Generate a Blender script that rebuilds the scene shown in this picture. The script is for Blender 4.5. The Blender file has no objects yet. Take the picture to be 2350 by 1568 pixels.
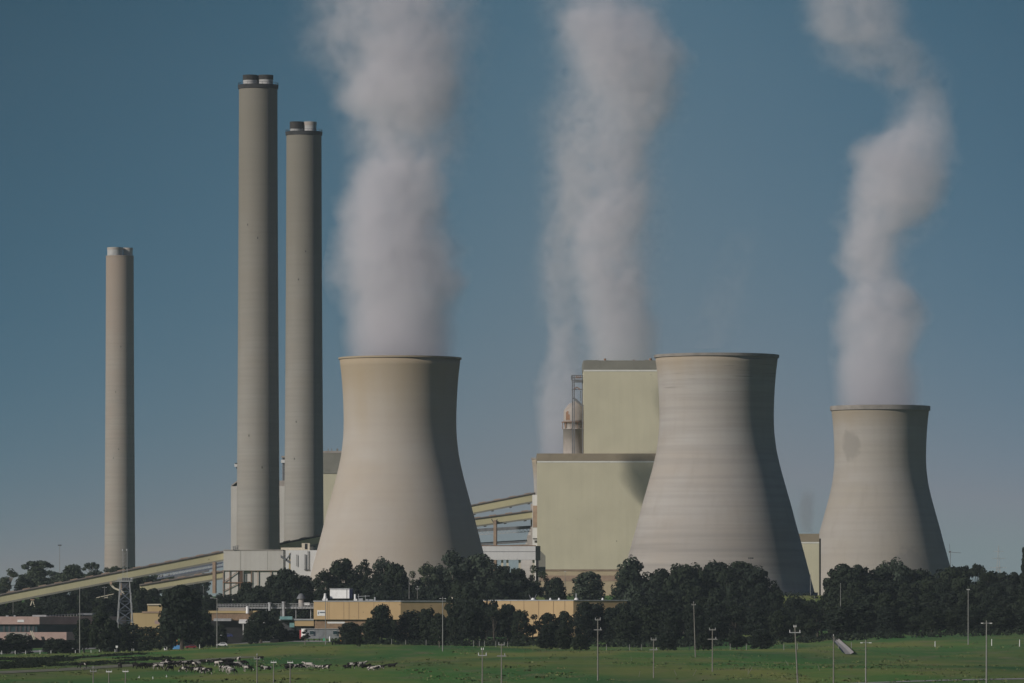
import bpy, bmesh, math, random
from mathutils import Vector, Matrix, noise
R = math.radians
PI = math.pi
sc = bpy.context.scene
COL = sc.collection

# ------------------------------------------------------------------ camera, sky, sun, exposure
FD = 13586.0                      # focal length in the reading units used below (frame 2350 x 1568)
CX, HOR, EYE = 1175.0, 1381.0, 16.0
cam_d = bpy.data.cameras.new("camera")
cam = bpy.data.objects.new("camera", cam_d)
COL.objects.link(cam)
cam.location = (0, 0, EYE)
cam.rotation_euler = (R(90), 0, 0)
cam_d.sensor_width = 36.0
cam_d.lens = 36.0 * FD / 2350.0
cam_d.shift_y = (HOR - 784.0) / 2350.0
cam_d.clip_start = 1.0
cam_d.clip_end = 60000.0
sc.camera = cam

SUN_AZ, SUN_EL = 55.0, 25.0       # sun stands this far to the left of straight behind the camera
sun_dir = Vector((-math.sin(R(SUN_AZ)) * math.cos(R(SUN_EL)), -math.cos(R(SUN_AZ)) * math.cos(R(SUN_EL)), math.sin(R(SUN_EL))))
world = bpy.data.worlds.new("World")
sc.world = world
world.use_nodes = True
nt = world.node_tree
bg = nt.nodes["Background"]
sky = nt.nodes.new("ShaderNodeTexSky")
sky.sky_type = 'NISHITA'
sky.sun_disc = False
sky.sun_elevation = R(SUN_EL)
sky.sun_rotation = R(180 + SUN_AZ)
sky.air_density = 1.0
sky.dust_density = 1.0
sky.ozone_density = 4.0
tc = nt.nodes.new("ShaderNodeTexCoord")
sx = nt.nodes.new("ShaderNodeSeparateXYZ")
cx_ = nt.nodes.new("ShaderNodeCombineXYZ")
def wm(op, a, b=None, c=None):
    n = nt.nodes.new("ShaderNodeMath"); n.operation = op
    for i, v in enumerate((a, b, c)):
        if v is None: continue
        if isinstance(v, (int, float)): n.inputs[i].default_value = v
        else: nt.links.new(v, n.inputs[i])
    return n.outputs[0]
nt.links.new(tc.outputs["Generated"], sx.inputs[0])
nt.links.new(sx.outputs[0], cx_.inputs[0]); nt.links.new(sx.outputs[1], cx_.inputs[1])
off_ = wm('SUBTRACT', sx.outputs[0], 0.02)
tilt = wm('MINIMUM', wm('MULTIPLY_ADD', wm('SQRT', wm('MULTIPLY_ADD', off_, off_, 0.0004)), 19.0, 0.85), 3.8)   # lens vignette and pale haze put into the sky: paler centre, deeper sides
nt.links.new(wm('ADD', wm('MULTIPLY', sx.outputs[2], tilt), 0.098), cx_.inputs[2])
vn = nt.nodes.new("ShaderNodeVectorMath"); vn.operation = 'NORMALIZE'
nt.links.new(cx_.outputs[0], vn.inputs[0]); nt.links.new(vn.outputs[0], sky.inputs[0])
sc1 = nt.nodes.new("ShaderNodeSeparateColor"); cc1 = nt.nodes.new("ShaderNodeCombineColor")
nt.links.new(sky.outputs[0], sc1.inputs[0])
for i, (flo_, cap_, pw_, k_) in enumerate(((1.0, 2.5, 3.1, 0.106), (1.2, 4.3, 1.6, 0.222), (3.2, 5.6, 1.75, 0.120))):
    nt.links.new(wm('MULTIPLY', wm('POWER', wm('MAXIMUM', wm('MINIMUM', sc1.outputs[i], cap_), flo_), pw_), k_), cc1.inputs[i])
nt.links.new(cc1.outputs[0], bg.inputs[0])
bg.inputs[1].default_value = 0.1

sun_d = bpy.data.lights.new("sun", 'SUN')
sun = bpy.data.objects.new("sun", sun_d)
COL.objects.link(sun)
sun.location = (0, 0, 800)
sun.rotation_euler = sun_dir.to_track_quat('Z', 'Y').to_euler()
sun_d.energy = 3.7
sun_d.angle = R(0.5)
sun_d.color = (1.0, 0.93, 0.85)

sc.view_settings.view_transform = 'Standard'
sc.view_settings.look = 'None'
sc.view_settings.exposure = 0.0
sc.view_settings.gamma = 1.0
sc.view_settings.use_curve_mapping = False
sc.render.engine = 'CYCLES'
sc.cycles.use_denoising = True
sc.cycles.max_bounces = 6
sc.cycles.volume_bounces = 3
sc.cycles.volume_step_rate = 0.6
sc.cycles.volume_max_steps = 256
sc.cycles.use_adaptive_sampling = True
sc.cycles.adaptive_threshold = 0.02
sc.cycles.caustics_reflective = False
sc.cycles.caustics_refractive = False

# ------------------------------------------------------------------ helpers
def X(px, d): return (px - CX) * d / FD
def Z(py, d): return EYE + (HOR - py) * d / FD
def W(px, py, d): return Vector((X(px, d), d, Z(py, d)))
def S(d): return d / FD

def smooth(a, b, t):
    if a > b: return 1 - smooth(b, a, t)
    t = max(0.0, min(1.0, (t - a) / (b - a)))
    return t * t * (3 - 2 * t)

def ground_z(x, y):
    z = (19.0 - 12.5 * smooth(-105, -215, x) * (1 - smooth(3000, 3300, y))) * smooth(2690, 2875, y)
    z += 4.0 * smooth(90, 230, x) * smooth(1650, 2300, y) * (1 - smooth(2690, 2850, y))
    z -= 4.6 * smooth(-70, -160, x) * smooth(1750, 2250, y) * (1 - smooth(2690, 2800, y))
    near = 1 - smooth(2300, 2700, y)
    z += near * (0.8 * math.sin(x / 47.0 + y / 210.0) + 0.35 * math.sin(x / 21.0 - y / 120.0 + 1.3) + 0.5 * math.sin(y / 95.0 + x / 160.0))
    z -= 6 * smooth(5700, 6800, y)
    return z

def tag(o, label=None, cat=None, group=None, kind=None):
    if label: o["label"] = label
    if cat: o["category"] = cat
    if group: o["group"] = group
    if kind: o["kind"] = kind
    return o

def thing(name, loc, label, cat, group=None, rz=0.0):
    o = bpy.data.objects.new(name, None)
    o.empty_display_size = 2
    COL.objects.link(o)
    o.location = loc
    o.rotation_euler = (0, 0, rz)
    tag(o, label, cat, group)
    return o

def copy_tree(o, parent=None):
    c = o.copy(); COL.objects.link(c)
    if parent is not None: c.parent = parent
    for ch in list(o.children): copy_tree(ch, c)
    return c

def world_loc(o):
    v = Vector(o.location)
    while o.parent is not None:
        o = o.parent; v = v + Vector(o.location)
    return v

class MB:
    """Collects shapes in world metres; build() links them as ONE mesh object under a parent."""
    def __init__(s): s.v, s.f, s.cuts = [], [], []
    def quad(s, a, b, c, d):
        n = len(s.v); s.v += [tuple(a), tuple(b), tuple(c), tuple(d)]; s.f.append((n, n + 1, n + 2, n + 3)); return s
    def obox(s, o, u, v, w):
        """box from corner o along the three edge vectors"""
        o, u, v, w = Vector(o), Vector(u), Vector(v), Vector(w)
        n = len(s.v); s.cuts.append((n, len(s.f)))
        for k in range(8):
            s.v.append(tuple(o + u * (k & 1) + v * ((k >> 1) & 1) + w * ((k >> 2) & 1)))
        for q in ((0, 2, 3, 1), (4, 5, 7, 6), (0, 1, 5, 4), (2, 6, 7, 3), (0, 4, 6, 2), (1, 3, 7, 5)):
            s.f.append(tuple(n + i for i in q))
        return s
    def box(s, x0, x1, y0, y1, z0, z1):
        return s.obox((x0, y0, z0), (x1 - x0, 0, 0), (0, y1 - y0, 0), (0, 0, z1 - z0))
    def bar(s, a, b, t, t2=None):
        a, b = Vector(a), Vector(b); d = b - a
        up = Vector((0, 0, 1)) if abs(d.normalized().z) < 0.95 else Vector((0, 1, 0))
        p = d.cross(up).normalized() * t; q = p.cross(d).normalized() * (t2 or t)
        return s.obox(a - p / 2 - q / 2, d, p, q)
    def cyl(s, a, b, r0, r1=None, n=10, cap=True):
        r1 = r0 if r1 is None else r1
        a, b = Vector(a), Vector(b); d = (b - a).normalized()
        up = Vector((0, 0, 1)) if abs(d.z) < 0.95 else Vector((1, 0, 0))
        p = d.cross(up).normalized(); q = p.cross(d)
        k = len(s.v); s.cuts.append((k, len(s.f)))
        for (c, r) in ((a, r0), (b, r1)):
            for i in range(n):
                t = 2 * PI * i / n
                s.v.append(tuple(c + p * math.cos(t) * r + q * math.sin(t) * r))
        for i in range(n):
            j = (i + 1) % n
            s.f.append((k + i, k + j, k + n + j, k + n + i))
        if cap:
            s.f.append(tuple(k + i for i in range(n))[::-1]); s.f.append(tuple(k + n + i for i in range(n)))
        return s
    def lathe(s, cx, cy, prof, n=48, closed=False):
        k = len(s.v); m = len(prof)
        for (r, z) in prof:
            for i in range(n):
                t = 2 * PI * i / n
                s.v.append((cx + r * math.cos(t), cy + r * math.sin(t), z))
        for a in range(m if closed else m - 1):
            b = (a + 1) % m
            for i in range(n):
                j = (i + 1) % n
                s.f.append((k + a * n + i, k + a * n + j, k + b * n + j, k + b * n + i))
        return s
    def prism(s, pts, z0, z1):
        """vertical prism over a plan outline, counter-clockwise"""
        k = len(s.v); n = len(pts)
        for z in (z0, z1):
            for p in pts: s.v.append((p[0], p[1], z))
        for i in range(n):
            j = (i + 1) % n
            s.f.append((k + i, k + j, k + n + j, k + n + i))
        s.f.append(tuple(k + i for i in range(n))[::-1]); s.f.append(tuple(k + n + i for i in range(n)))
        return s
    def each(s, name, m, parent=None):
        """one object for every box, bar or cylinder collected"""
        out = []
        for (v0, f0), (v1, f1) in zip(s.cuts, s.cuts[1:] + [(len(s.v), len(s.f))]):
            q = MB(); q.v = s.v[v0:v1]; q.f = [tuple(i - v0 for i in f) for f in s.f[f0:f1]]
            out.append(q.build(name, m, parent))
        return out
    def build(s, name, m, parent=None, smooth_=False, at=None):
        org = world_loc(parent) if parent is not None else Vector(at if at is not None else (0, 0, 0))
        me = bpy.data.meshes.new(name)
        me.from_pydata([(p[0] - org.x, p[1] - org.y, p[2] - org.z) for p in s.v], [], s.f)
        me.materials.append(m)
        if smooth_:
            for p in me.polygons: p.use_smooth = True
        me.update()
        o = bpy.data.objects.new(name, me); COL.objects.link(o)
        if parent is not None: o.parent = parent
        else: o.location = org
        return o

# ------------------------------------------------------------------ materials
def new_mat(name):
    m = bpy.data.materials.new(name); m.use_nodes = True
    return m, m.node_tree, m.node_tree.nodes["Principled BSDF"]

def N(t, kind, **kw):
    n = t.nodes.new(kind)
    for k, v in kw.items(): setattr(n, k, v)
    return n

def mixc(t, a, b, fac, mode='MIX'):
    n = N(t, "ShaderNodeMix", data_type='RGBA', blend_type=mode)
    for sock, val in ((6, a), (7, b), (0, fac)):
        if isinstance(val, (tuple, list)): n.inputs[sock].default_value = (*val[:3], 1)
        elif isinstance(val, (int, float)): n.inputs[sock].default_value = val
        else: t.links.new(val, n.inputs[sock])
    return n.outputs[2]

def noise_fac(t, vec, scale, detail=3.0, lo=0.35, hi=0.65, rough=0.55):
    n = N(t, "ShaderNodeTexNoise"); n.inputs["Scale"].default_value = scale; n.inputs["Detail"].default_value = detail; n.inputs["Roughness"].default_value = rough
    t.links.new(vec, n.inputs["Vector"])
    r = N(t, "ShaderNodeMapRange"); r.inputs[1].default_value = lo; r.inputs[2].default_value = hi
    t.links.new(n.outputs[0], r.inputs[0])
    return r.outputs[0]

def scaled(t, vec, sx_, sy_, sz_):
    n = N(t, "ShaderNodeVectorMath", operation='MULTIPLY'); t.links.new(vec, n.inputs[0]); n.inputs[1].default_value = (sx_, sy_, sz_)
    return n.outputs[0]

def mth(t, op, a, b=None, c=None):
    n = N(t, "ShaderNodeMath", operation=op)
    for i, v in enumerate((a, b, c)):
        if v is None: continue
        if isinstance(v, (int, float)): n.inputs[i].default_value = v
        else: t.links.new(v, n.inputs[i])
    return n.outputs[0]

def rng(t, v, a, b, c=0.0, d=1.0, kind='SMOOTHSTEP'):
    n = N(t, "ShaderNodeMapRange", interpolation_type=kind)
    t.links.new(v, n.inputs[0])
    for i, k in enumerate((a, b, c, d)): n.inputs[i + 1].default_value = k
    return n.outputs[0]

def plain(name, c, rough=0.7, var=0.15, scale=0.6, metallic=0.0, dirt=None, streak=False):
    """painted or bare surface with uneven weathering"""
    m, t, b = new_mat(name)
    tcn = N(t, "ShaderNodeTexCoord"); v = tcn.outputs["Object"]
    f = noise_fac(t, v, scale, 4.0)
    d = dirt or tuple(k * 0.6 for k in c)
    col = mixc(t, tuple(min(1, k * (1 + var * 0.5)) for k in c), tuple(k * (1 - var) for k in c), f)
    f2 = noise_fac(t, scaled(t, v, 1.0, 1.0, 0.08) if streak else v, scale * 2.3, 3.0, 0.55, 0.8)
    col = mixc(t, col, d, mth(t, 'MULTIPLY', f2, 0.5))
    t.links.new(col, b.inputs["Base Color"])
    b.inputs["Roughness"].default_value = rough; b.inputs["Metallic"].default_value = metallic
    b.inputs["Specular IOR Level"].default_value = 0.25
    return m

def cladding(name, c, pitch=1.2, dirt=None):
    """ribbed sheet-metal wall"""
    m, t, b = new_mat(name)
    tcn = N(t, "ShaderNodeTexCoord"); v = tcn.outputs["Object"]
    w = N(t, "ShaderNodeTexWave", wave_type='BANDS', bands_direction='X'); w.inputs["Scale"].default_value = 0.314 / pitch
    t.links.new(v, w.inputs["Vector"])
    big = noise_fac(t, v, 0.05, 4.0)
    st = noise_fac(t, scaled(t, v, 1.0, 1.0, 0.05), 0.35, 3.0, 0.45, 0.75)
    col = mixc(t, tuple(k * 1.05 for k in c), tuple(k * 0.93 for k in c), big)
    col = mixc(t, col, dirt or tuple(k * 0.75 for k in c), mth(t, 'MULTIPLY', st, 0.2))
    sp = noise_fac(t, v, 0.42, 2.0, 0.735, 0.76)
    col = mixc(t, col, tuple(k * 0.3 for k in c), mth(t, 'MULTIPLY', sp, 0.6))
    t.links.new(col, b.inputs["Base Color"])
    bp = N(t, "ShaderNodeBump"); bp.inputs["Strength"].default_value = 0.12; bp.inputs["Distance"].default_value = 0.1
    t.links.new(w.outputs[1], bp.inputs["Height"]); t.links.new(bp.outputs[0], b.inputs["Normal"])
    b.inputs["Roughness"].default_value = 0.6; b.inputs["Specular IOR Level"].default_value = 0.2
    return m

def concrete(name, base, warm, pale, hgt, rim_c, rim_depth, bands=0.3, patches=(), low_band=0.0, streaks=0.25):
    """tower or chimney shell: pour-ring bands, vertical streaks, rim stain (on chimneys also a painted haze and vignette fade)"""
    m, t, b = new_mat(name)
    tcn = N(t, "ShaderNodeTexCoord"); v = tcn.outputs["Object"]
    sep = N(t, "ShaderNodeSeparateXYZ"); t.links.new(v, sep.inputs[0]); z = sep.outputs[2]
    big = noise_fac(t, v, 0.028, 4.0, 0.3, 0.7)
    col = mixc(t, base, warm, big)
    b2 = noise_fac(t, scaled(t, v, 0.35, 0.35, 1.0), 0.045, 3.0, 0.45, 0.7)
    col = mixc(t, col, pale, mth(t, 'MULTIPLY', b2, 0.7))
    ring = noise_fac(t, scaled(t, v, 0.02, 0.02, 1.0), 0.55, 3.0, 0.45, 0.62)
    col = mixc(t, col, tuple(k * 0.72 for k in base), mth(t, 'MULTIPLY', ring, bands))
    st = noise_fac(t, scaled(t, v, 1.0, 1.0, 0.03), 0.28, 3.0, 0.5, 0.75)
    col = mixc(t, col, tuple(k * 0.75 for k in warm), mth(t, 'MULTIPLY', st, streaks))
    # stain down from the rim; on chimneys also a painted haze fade
    edge = noise_fac(t, scaled(t, v, 1, 1, 0.1), 0.08, 3.0, 0.2, 0.8)
    zz = mth(t, 'ADD', z, mth(t, 'MULTIPLY', edge, rim_depth * 0.5))
    rimf = rng(t, zz, hgt - rim_depth * 0.9, hgt + rim_depth * 0.35)
    col = mixc(t, col, rim_c, mth(t, 'MULTIPLY', rimf, 0.75))
    # dark repair lines near the top
    if bands > 0.3:
        ln = noise_fac(t, scaled(t, v, 0.03, 0.03, 1.0), 1.05, 2.0, 0.60, 0.66)
        zone = rng(t, z, hgt * 0.70, hgt * 0.93)
        ln = mth(t, 'MULTIPLY', mth(t, 'MULTIPLY', ln, zone), noise_fac(t, v, 0.06, 2.0, 0.42, 0.6))
        col = mixc(t, col, tuple(k * 0.5 for k in base), mth(t, 'MULTIPLY', ln, 0.8))
    if low_band:
        lw = rng(t, z, hgt * 0.34, hgt * 0.2)
        lr = noise_fac(t, scaled(t, v, 0.03, 0.03, 1.0), 0.16, 3.0, 0.42, 0.62)
        col = mixc(t, col, tuple(k * 0.6 for k in base), mth(t, 'MULTIPLY', mth(t, 'MULTIPLY', lw, lr), low_band))
    for (ang, pz, pr, dark) in patches:      # round darker patch on the camera side: (angle, height, radius)
        dx, dy = math.cos(ang), math.sin(ang)
        px = N(t, "ShaderNodeVectorMath", operation='DOT_PRODUCT'); t.links.new(v, px.inputs[0]); px.inputs[1].default_value = (-dy, dx, 0)
        fr = N(t, "ShaderNodeVectorMath", operation='DOT_PRODUCT'); t.links.new(v, fr.inputs[0]); fr.inputs[1].default_value = (dx, dy, 0)
        u2 = mth(t, 'POWER', mth(t, 'ABSOLUTE', px.outputs["Value"]), 2.0)
        w2 = mth(t, 'POWER', mth(t, 'ABSOLUTE', mth(t, 'MULTIPLY', mth(t, 'SUBTRACT', z, pz), 0.8)), 2.0)
        dd = mth(t, 'SQRT', mth(t, 'ADD', u2, w2))
        dd = mth(t, 'ADD', dd, mth(t, 'MULTIPLY', noise_fac(t, v, 0.25, 3.0, 0.2, 0.8), pr * 0.5))
        fac = mth(t, 'MULTIPLY', rng(t, dd, pr * 1.25, pr * 0.85), rng(t, fr.outputs["Value"], 0.0, 5.0))
        col = mixc(t, col, tuple(k * dark for k in base), fac)
    t.links.new(col, b.inputs["Base Color"])
    b.inputs["Roughness"].default_value = 0.9; b.inputs["Specular IOR Level"].default_value = 0.15
    return m

def foliage(name, c1, c2, c3):
    m, t, b = new_mat(name)
    oi = N(t, "ShaderNodeObjectInfo"); g = N(t, "ShaderNodeNewGeometry")
    tcn = N(t, "ShaderNodeTexCoord")
    f = noise_fac(t, tcn.outputs["Object"], 0.45, 2.0, 0.35, 0.65)
    col = mixc(t, c1, c2, f)
    col = mixc(t, col, c3, mth(t, 'MULTIPLY', oi.outputs["Random"], 0.8))
    rnd = mth(t, 'MULTIPLY_ADD', g.outputs["Random Per Island"], 0.5, 0.75)
    mm = N(t, "ShaderNodeVectorMath", operation='SCALE'); t.links.new(col, mm.inputs[0]); t.links.new(rnd, mm.inputs["Scale"])
    t.links.new(mm.outputs[0], b.inputs["Base Color"])
    b.inputs["Roughness"].default_value = 0.8; b.inputs["Specular IOR Level"].default_value = 0.1
    return m

M = {}
M['grass'], gt, gb = new_mat("grass")
gv = N(gt, "ShaderNodeNewGeometry").outputs["Position"]
gv2 = scaled(gt, gv, 1.0, 0.2, 0.0)
ga = noise_fac(gt, gv2, 0.022, 4.0, 0.42, 0.58)
gc = mixc(gt, (0.078, 0.178, 0.055), (0.19, 0.215, 0.072), ga)
g2 = noise_fac(gt, gv2, 0.012, 3.0, 0.45, 0.68)
gc = mixc(gt, gc, (0.048, 0.115, 0.052), g2)
g3 = noise_fac(gt, gv2, 0.085, 4.0, 0.52, 0.75)
gc = mixc(gt, gc, (0.185, 0.175, 0.105), mth(gt, 'MULTIPLY', g3, 0.8))
g4 = noise_fac(gt, gv, 0.5, 4.0, 0.3, 0.7)
gc = mixc(gt, gc, (0.035, 0.060, 0.026), mth(gt, 'MULTIPLY', g4, 0.25))
g5 = noise_fac(gt, gv2, 0.021, 2.0, 0.66, 0.74)
gc = mixc(gt, gc, (0.16, 0.125, 0.085), mth(gt, 'MULTIPLY', g5, 0.55))
gt.links.new(gc, gb.inputs["Base Color"]); gb.inputs["Roughness"].default_value = 1.0; gb.inputs["Specular IOR Level"].default_value = 0.0
gbp = N(gt, "ShaderNodeBump"); gbp.inputs["Strength"].default_value = 0.6; gbp.inputs["Distance"].default_value = 0.6
gt.links.new(noise_fac(gt, gv, 0.35, 5.0, 0.2, 0.8), gbp.inputs["Height"]); gt.links.new(gbp.outputs[0], gb.inputs["Normal"])

M['track'] = plain("track_gravel", (0.17, 0.17, 0.12), 0.95, 0.3, 0.2)
M['road'] = plain("road_surface", (0.26, 0.26, 0.25), 0.9, 0.2, 0.3)
M['asphalt'] = plain("asphalt", (0.06, 0.06, 0.06), 0.9, 0.3, 0.2)
M['tower1'] = concrete("tower_concrete_smooth", (0.365, 0.332, 0.298), (0.36, 0.312, 0.258), (0.388, 0.362, 0.335), 126, (0.30, 0.235, 0.15), 38, 0.08, streaks=0.12)
M['tower2'] = concrete("tower_concrete_ringed", (0.33, 0.311, 0.293), (0.325, 0.290, 0.255), (0.36, 0.352, 0.343), 122, (0.30, 0.235, 0.155), 18, 0.33, low_band=0.55)
M['tower3'] = concrete("tower_concrete_patched", (0.305, 0.285, 0.260), (0.290, 0.262, 0.225), (0.32, 0.305, 0.292), 120, (0.25, 0.205, 0.145), 16, 0.2,
                      patches=((R(227), 96, 8.5, 0.78), (R(292), 16, 16.0, 0.76)))
M['rim'] = plain("rim_concrete", (0.235, 0.215, 0.195), 0.9, 0.25, 0.15)
M['inner'] = plain("tower_lining", (0.20, 0.19, 0.18), 0.9, 0.3, 0.1)
M['chim'] = concrete("chimney_concrete", (0.25, 0.242, 0.224), (0.25, 0.23, 0.203), (0.285, 0.278, 0.262), 250, (0.15, 0.138, 0.112), 190, 0.25, streaks=0.2)  # darker toward the top: haze and vignette fade painted in, plus soot
M['chimfar'] = concrete("chimney_concrete_pink", (0.265, 0.248, 0.222), (0.275, 0.233, 0.198), (0.295, 0.28, 0.252), 250, (0.26, 0.205, 0.165), 90, 0.25, streaks=0.2)
M['flue_white'] = plain("flue_white", (0.38, 0.38, 0.38), 0.6, 0.2, 0.3)
M['soot'] = plain("flue_soot", (0.036, 0.035, 0.034), 0.9, 0.3, 0.4)
M['soot_rust'] = plain("flue_soot_rust", (0.040, 0.036, 0.034), 0.9, 0.3, 0.4)
M['dark_ring'] = plain("dark_steel", (0.035, 0.035, 0.037), 0.8, 0.3, 0.3)
M['yellow'] = cladding("yellow_cladding", (0.505, 0.475, 0.352))
M['yellow_gallery'] = cladding("gallery_cladding", (0.46, 0.425, 0.27), 2.0)
M['brown_band'] = plain("brown_fascia", (0.255, 0.215, 0.155), 0.7, 0.08, 0.1)
M['olive_band'] = plain("grey_fascia", (0.205, 0.20, 0.17), 0.7, 0.1, 0.1)
M['white_trim'] = plain("white_trim", (0.66, 0.66, 0.62), 0.6, 0.05, 0.3)
M['pink_band'] = plain("pinkish_plinth", (0.42, 0.345, 0.23), 0.8, 0.1, 0.1)
M['white_panel'] = cladding("white_cladding", (0.50, 0.48, 0.45), 2.4, dirt=(0.36, 0.32, 0.27))
M['pale_panel'] = cladding("pale_cladding", (0.58, 0.58, 0.58), 2.4)
M['steel'] = plain("grey_steel", (0.15, 0.155, 0.165), 0.6, 0.2, 0.5)
M['bluesteel'] = plain("blue_grey_steel", (0.12, 0.14, 0.18), 0.6, 0.2, 0.5)
M['darksteel'] = plain("dark_grey_steel", (0.06, 0.06, 0.065), 0.7, 0.2, 0.5)  # dark grey steel, also for painted shade on trestle strips and bay
M['galv'] = plain("galvanised_steel", (0.36, 0.37, 0.38), 0.5, 0.2, 0.5)
M['rust'] = plain("rusted_steel", (0.26, 0.15, 0.095), 0.8, 0.3, 0.4)
M['brown_leg'] = plain("brown_leg", (0.33, 0.24, 0.175), 0.8, 0.2, 0.3)
M['roofing'] = plain("gallery_roof", (0.20, 0.17, 0.155), 0.8, 0.2, 0.3)
M['gutter'] = plain("gutter_dark", (0.055, 0.053, 0.045), 0.8, 0.2, 0.3)
M['silo'] = plain("silo_concrete", (0.33, 0.30, 0.275), 0.85, 0.15, 0.2, dirt=(0.26, 0.19, 0.14), streak=True)
M['orange'] = cladding("orange_panels", (0.46, 0.325, 0.175), 4.0)
M['ochre'] = cladding("ochre_panels", (0.42, 0.32, 0.165), 4.0)
M['brown_wall'] = plain("brown_brick", (0.24, 0.165, 0.11), 0.9, 0.2, 0.8)
M['pink'] = plain("pink_render", (0.38, 0.275, 0.245), 0.85, 0.1, 0.3)
M['glass'] = plain("dark_glass", (0.035, 0.06, 0.068), 0.15, 0.3, 0.2)
M['dark'] = plain("near_black", (0.02, 0.02, 0.021), 0.9, 0.2, 0.5)  # near-black fill, also for painted shade in gaps and voids
M['white'] = plain("white_paint", (0.72, 0.72, 0.71), 0.5, 0.06, 0.5)
M['cream'] = plain("cream_paint", (0.55, 0.50, 0.40), 0.6, 0.1, 0.5)
M['blue'] = plain("shade_blue", (0.05, 0.07, 0.22), 0.5, 0.1, 0.5)  # shade of the white roof cabin's end, put into the colour
M['bluebright'] = plain("bright_blue", (0.10, 0.28, 0.55), 0.5, 0.1, 0.5)
M['red'] = plain("red_paint", (0.30, 0.05, 0.055), 0.5, 0.1, 0.5)
M['orangep'] = plain("orange_paint", (0.60, 0.25, 0.04), 0.5, 0.1, 0.5)
M['greenp'] = plain("green_paint", (0.08, 0.33, 0.19), 0.5, 0.1, 0.5)
M['teal'] = plain("teal_sheet", (0.17, 0.31, 0.32), 0.6, 0.2, 0.3)
M['pole'] = plain("weathered_timber", (0.20, 0.19, 0.17), 0.9, 0.2, 1.5)
M['polegrey'] = plain("grey_pole", (0.235, 0.235, 0.225), 0.8, 0.15, 1.0)
M['paleconc'] = plain("pale_concrete", (0.29, 0.28, 0.27), 0.9, 0.2, 0.4)
M['car_glass'] = plain("car_glass", (0.03, 0.035, 0.05), 0.1, 0.1, 0.5)
M['tyre'] = plain("tyre_rubber", (0.02, 0.02, 0.02), 0.9, 0.1, 0.5)
M['bark'] = plain("pale_bark", (0.20, 0.175, 0.15), 0.95, 0.3, 0.9)
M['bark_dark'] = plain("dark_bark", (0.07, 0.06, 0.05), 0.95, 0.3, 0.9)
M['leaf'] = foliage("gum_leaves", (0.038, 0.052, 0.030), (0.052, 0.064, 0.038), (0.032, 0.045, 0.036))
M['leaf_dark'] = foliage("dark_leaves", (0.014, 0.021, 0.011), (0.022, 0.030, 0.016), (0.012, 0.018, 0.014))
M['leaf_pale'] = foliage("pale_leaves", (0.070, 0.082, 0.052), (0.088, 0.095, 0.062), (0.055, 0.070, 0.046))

# ------------------------------------------------------------------ the setting: ground, roads, tracks
def linspace(a, b, n): return [a + (b - a) * i / (n - 1) for i in range(n)]
ys = linspace(-400, 700, 12)[:-1] + linspace(700, 1000, 12)[:-1] + linspace(1000, 2950, 240)[:-1] + linspace(2950, 6000, 24)[:-1] + linspace(6000, 6800, 3)
xs = linspace(-6000, -420, 12)[:-1] + linspace(-420, 420, 130)[:-1] + linspace(420, 6000, 12)
g = MB()
for y in ys:
    for x in xs:
        g.v.append((x, y, ground_z(x, y)))
nx = len(xs)
for j in range(len(ys) - 1):
    for i in range(nx - 1):
        a = j * nx + i
        g.f.append((a, a + 1, a + nx + 1, a + nx))
tag(g.build("ground", M['grass'], smooth_=True), "rolling green and olive pasture in front of the power station", kind='structure')

def strip(name, pts, wid, m, lift=0.06, label=None, step=12.0):
    """road or track laid over the ground along plan points"""
    s = MB(); line = []
    for a, b in zip(pts[:-1], pts[1:]):
        a, b = Vector(a), Vector(b); n = max(1, int((b - a).length / step))
        line += [a.lerp(b, i / n) for i in range(n)]
    line.append(Vector(pts[-1]))
    prev = None
    for i, p in enumerate(line):
        d = (line[min(i + 1, len(line) - 1)] - line[max(i - 1, 0)]).normalized()
        q = Vector((-d.y, d.x)) * wid / 2
        row = []
        for k in (-1, -0.33, 0.33, 1):
            c = p + q * k
            row.append((c.x, c.y, ground_z(c.x, c.y) + lift))
        if prev:
            for k in range(3): s.quad(prev[k], row[k], row[k + 1], prev[k + 1])
        prev = row
    return tag(s.build(name, m), label, kind='structure')

def on_row(px, row, lo=900.0, hi=2690.0):
    """plan point where the sight line through (px,row) meets the ground"""
    d = lo
    while d < hi:
        if Z(row, d) <= ground_z(X(px, d), d): break
        d += 4.0
    return Vector((X(px, d), d))

strip("farm_track", [on_row(-30, 1546), on_row(150, 1538), on_row(330, 1526), on_row(480, 1514), on_row(580, 1508)], 8.0, M['track'], 0.10, "pale worn farm track crossing behind the cow herd")
strip("site_road", [on_row(-30, 1502), on_row(120, 1494), on_row(280, 1482), on_row(420, 1474), on_row(560, 1473), on_row(720, 1473), on_row(780, 1474)], 14.0, M['road'], 0.10, "pale site road along the top edge of the pasture")
strip("roadside", [Vector((X(1560, 1105), 1090)), Vector((X(2000, 1120), 1122)), Vector((X(2380, 1140), 1150))], 7.0, M['road'], 0.08, "pale strip of road at the near edge of the pasture")

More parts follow.
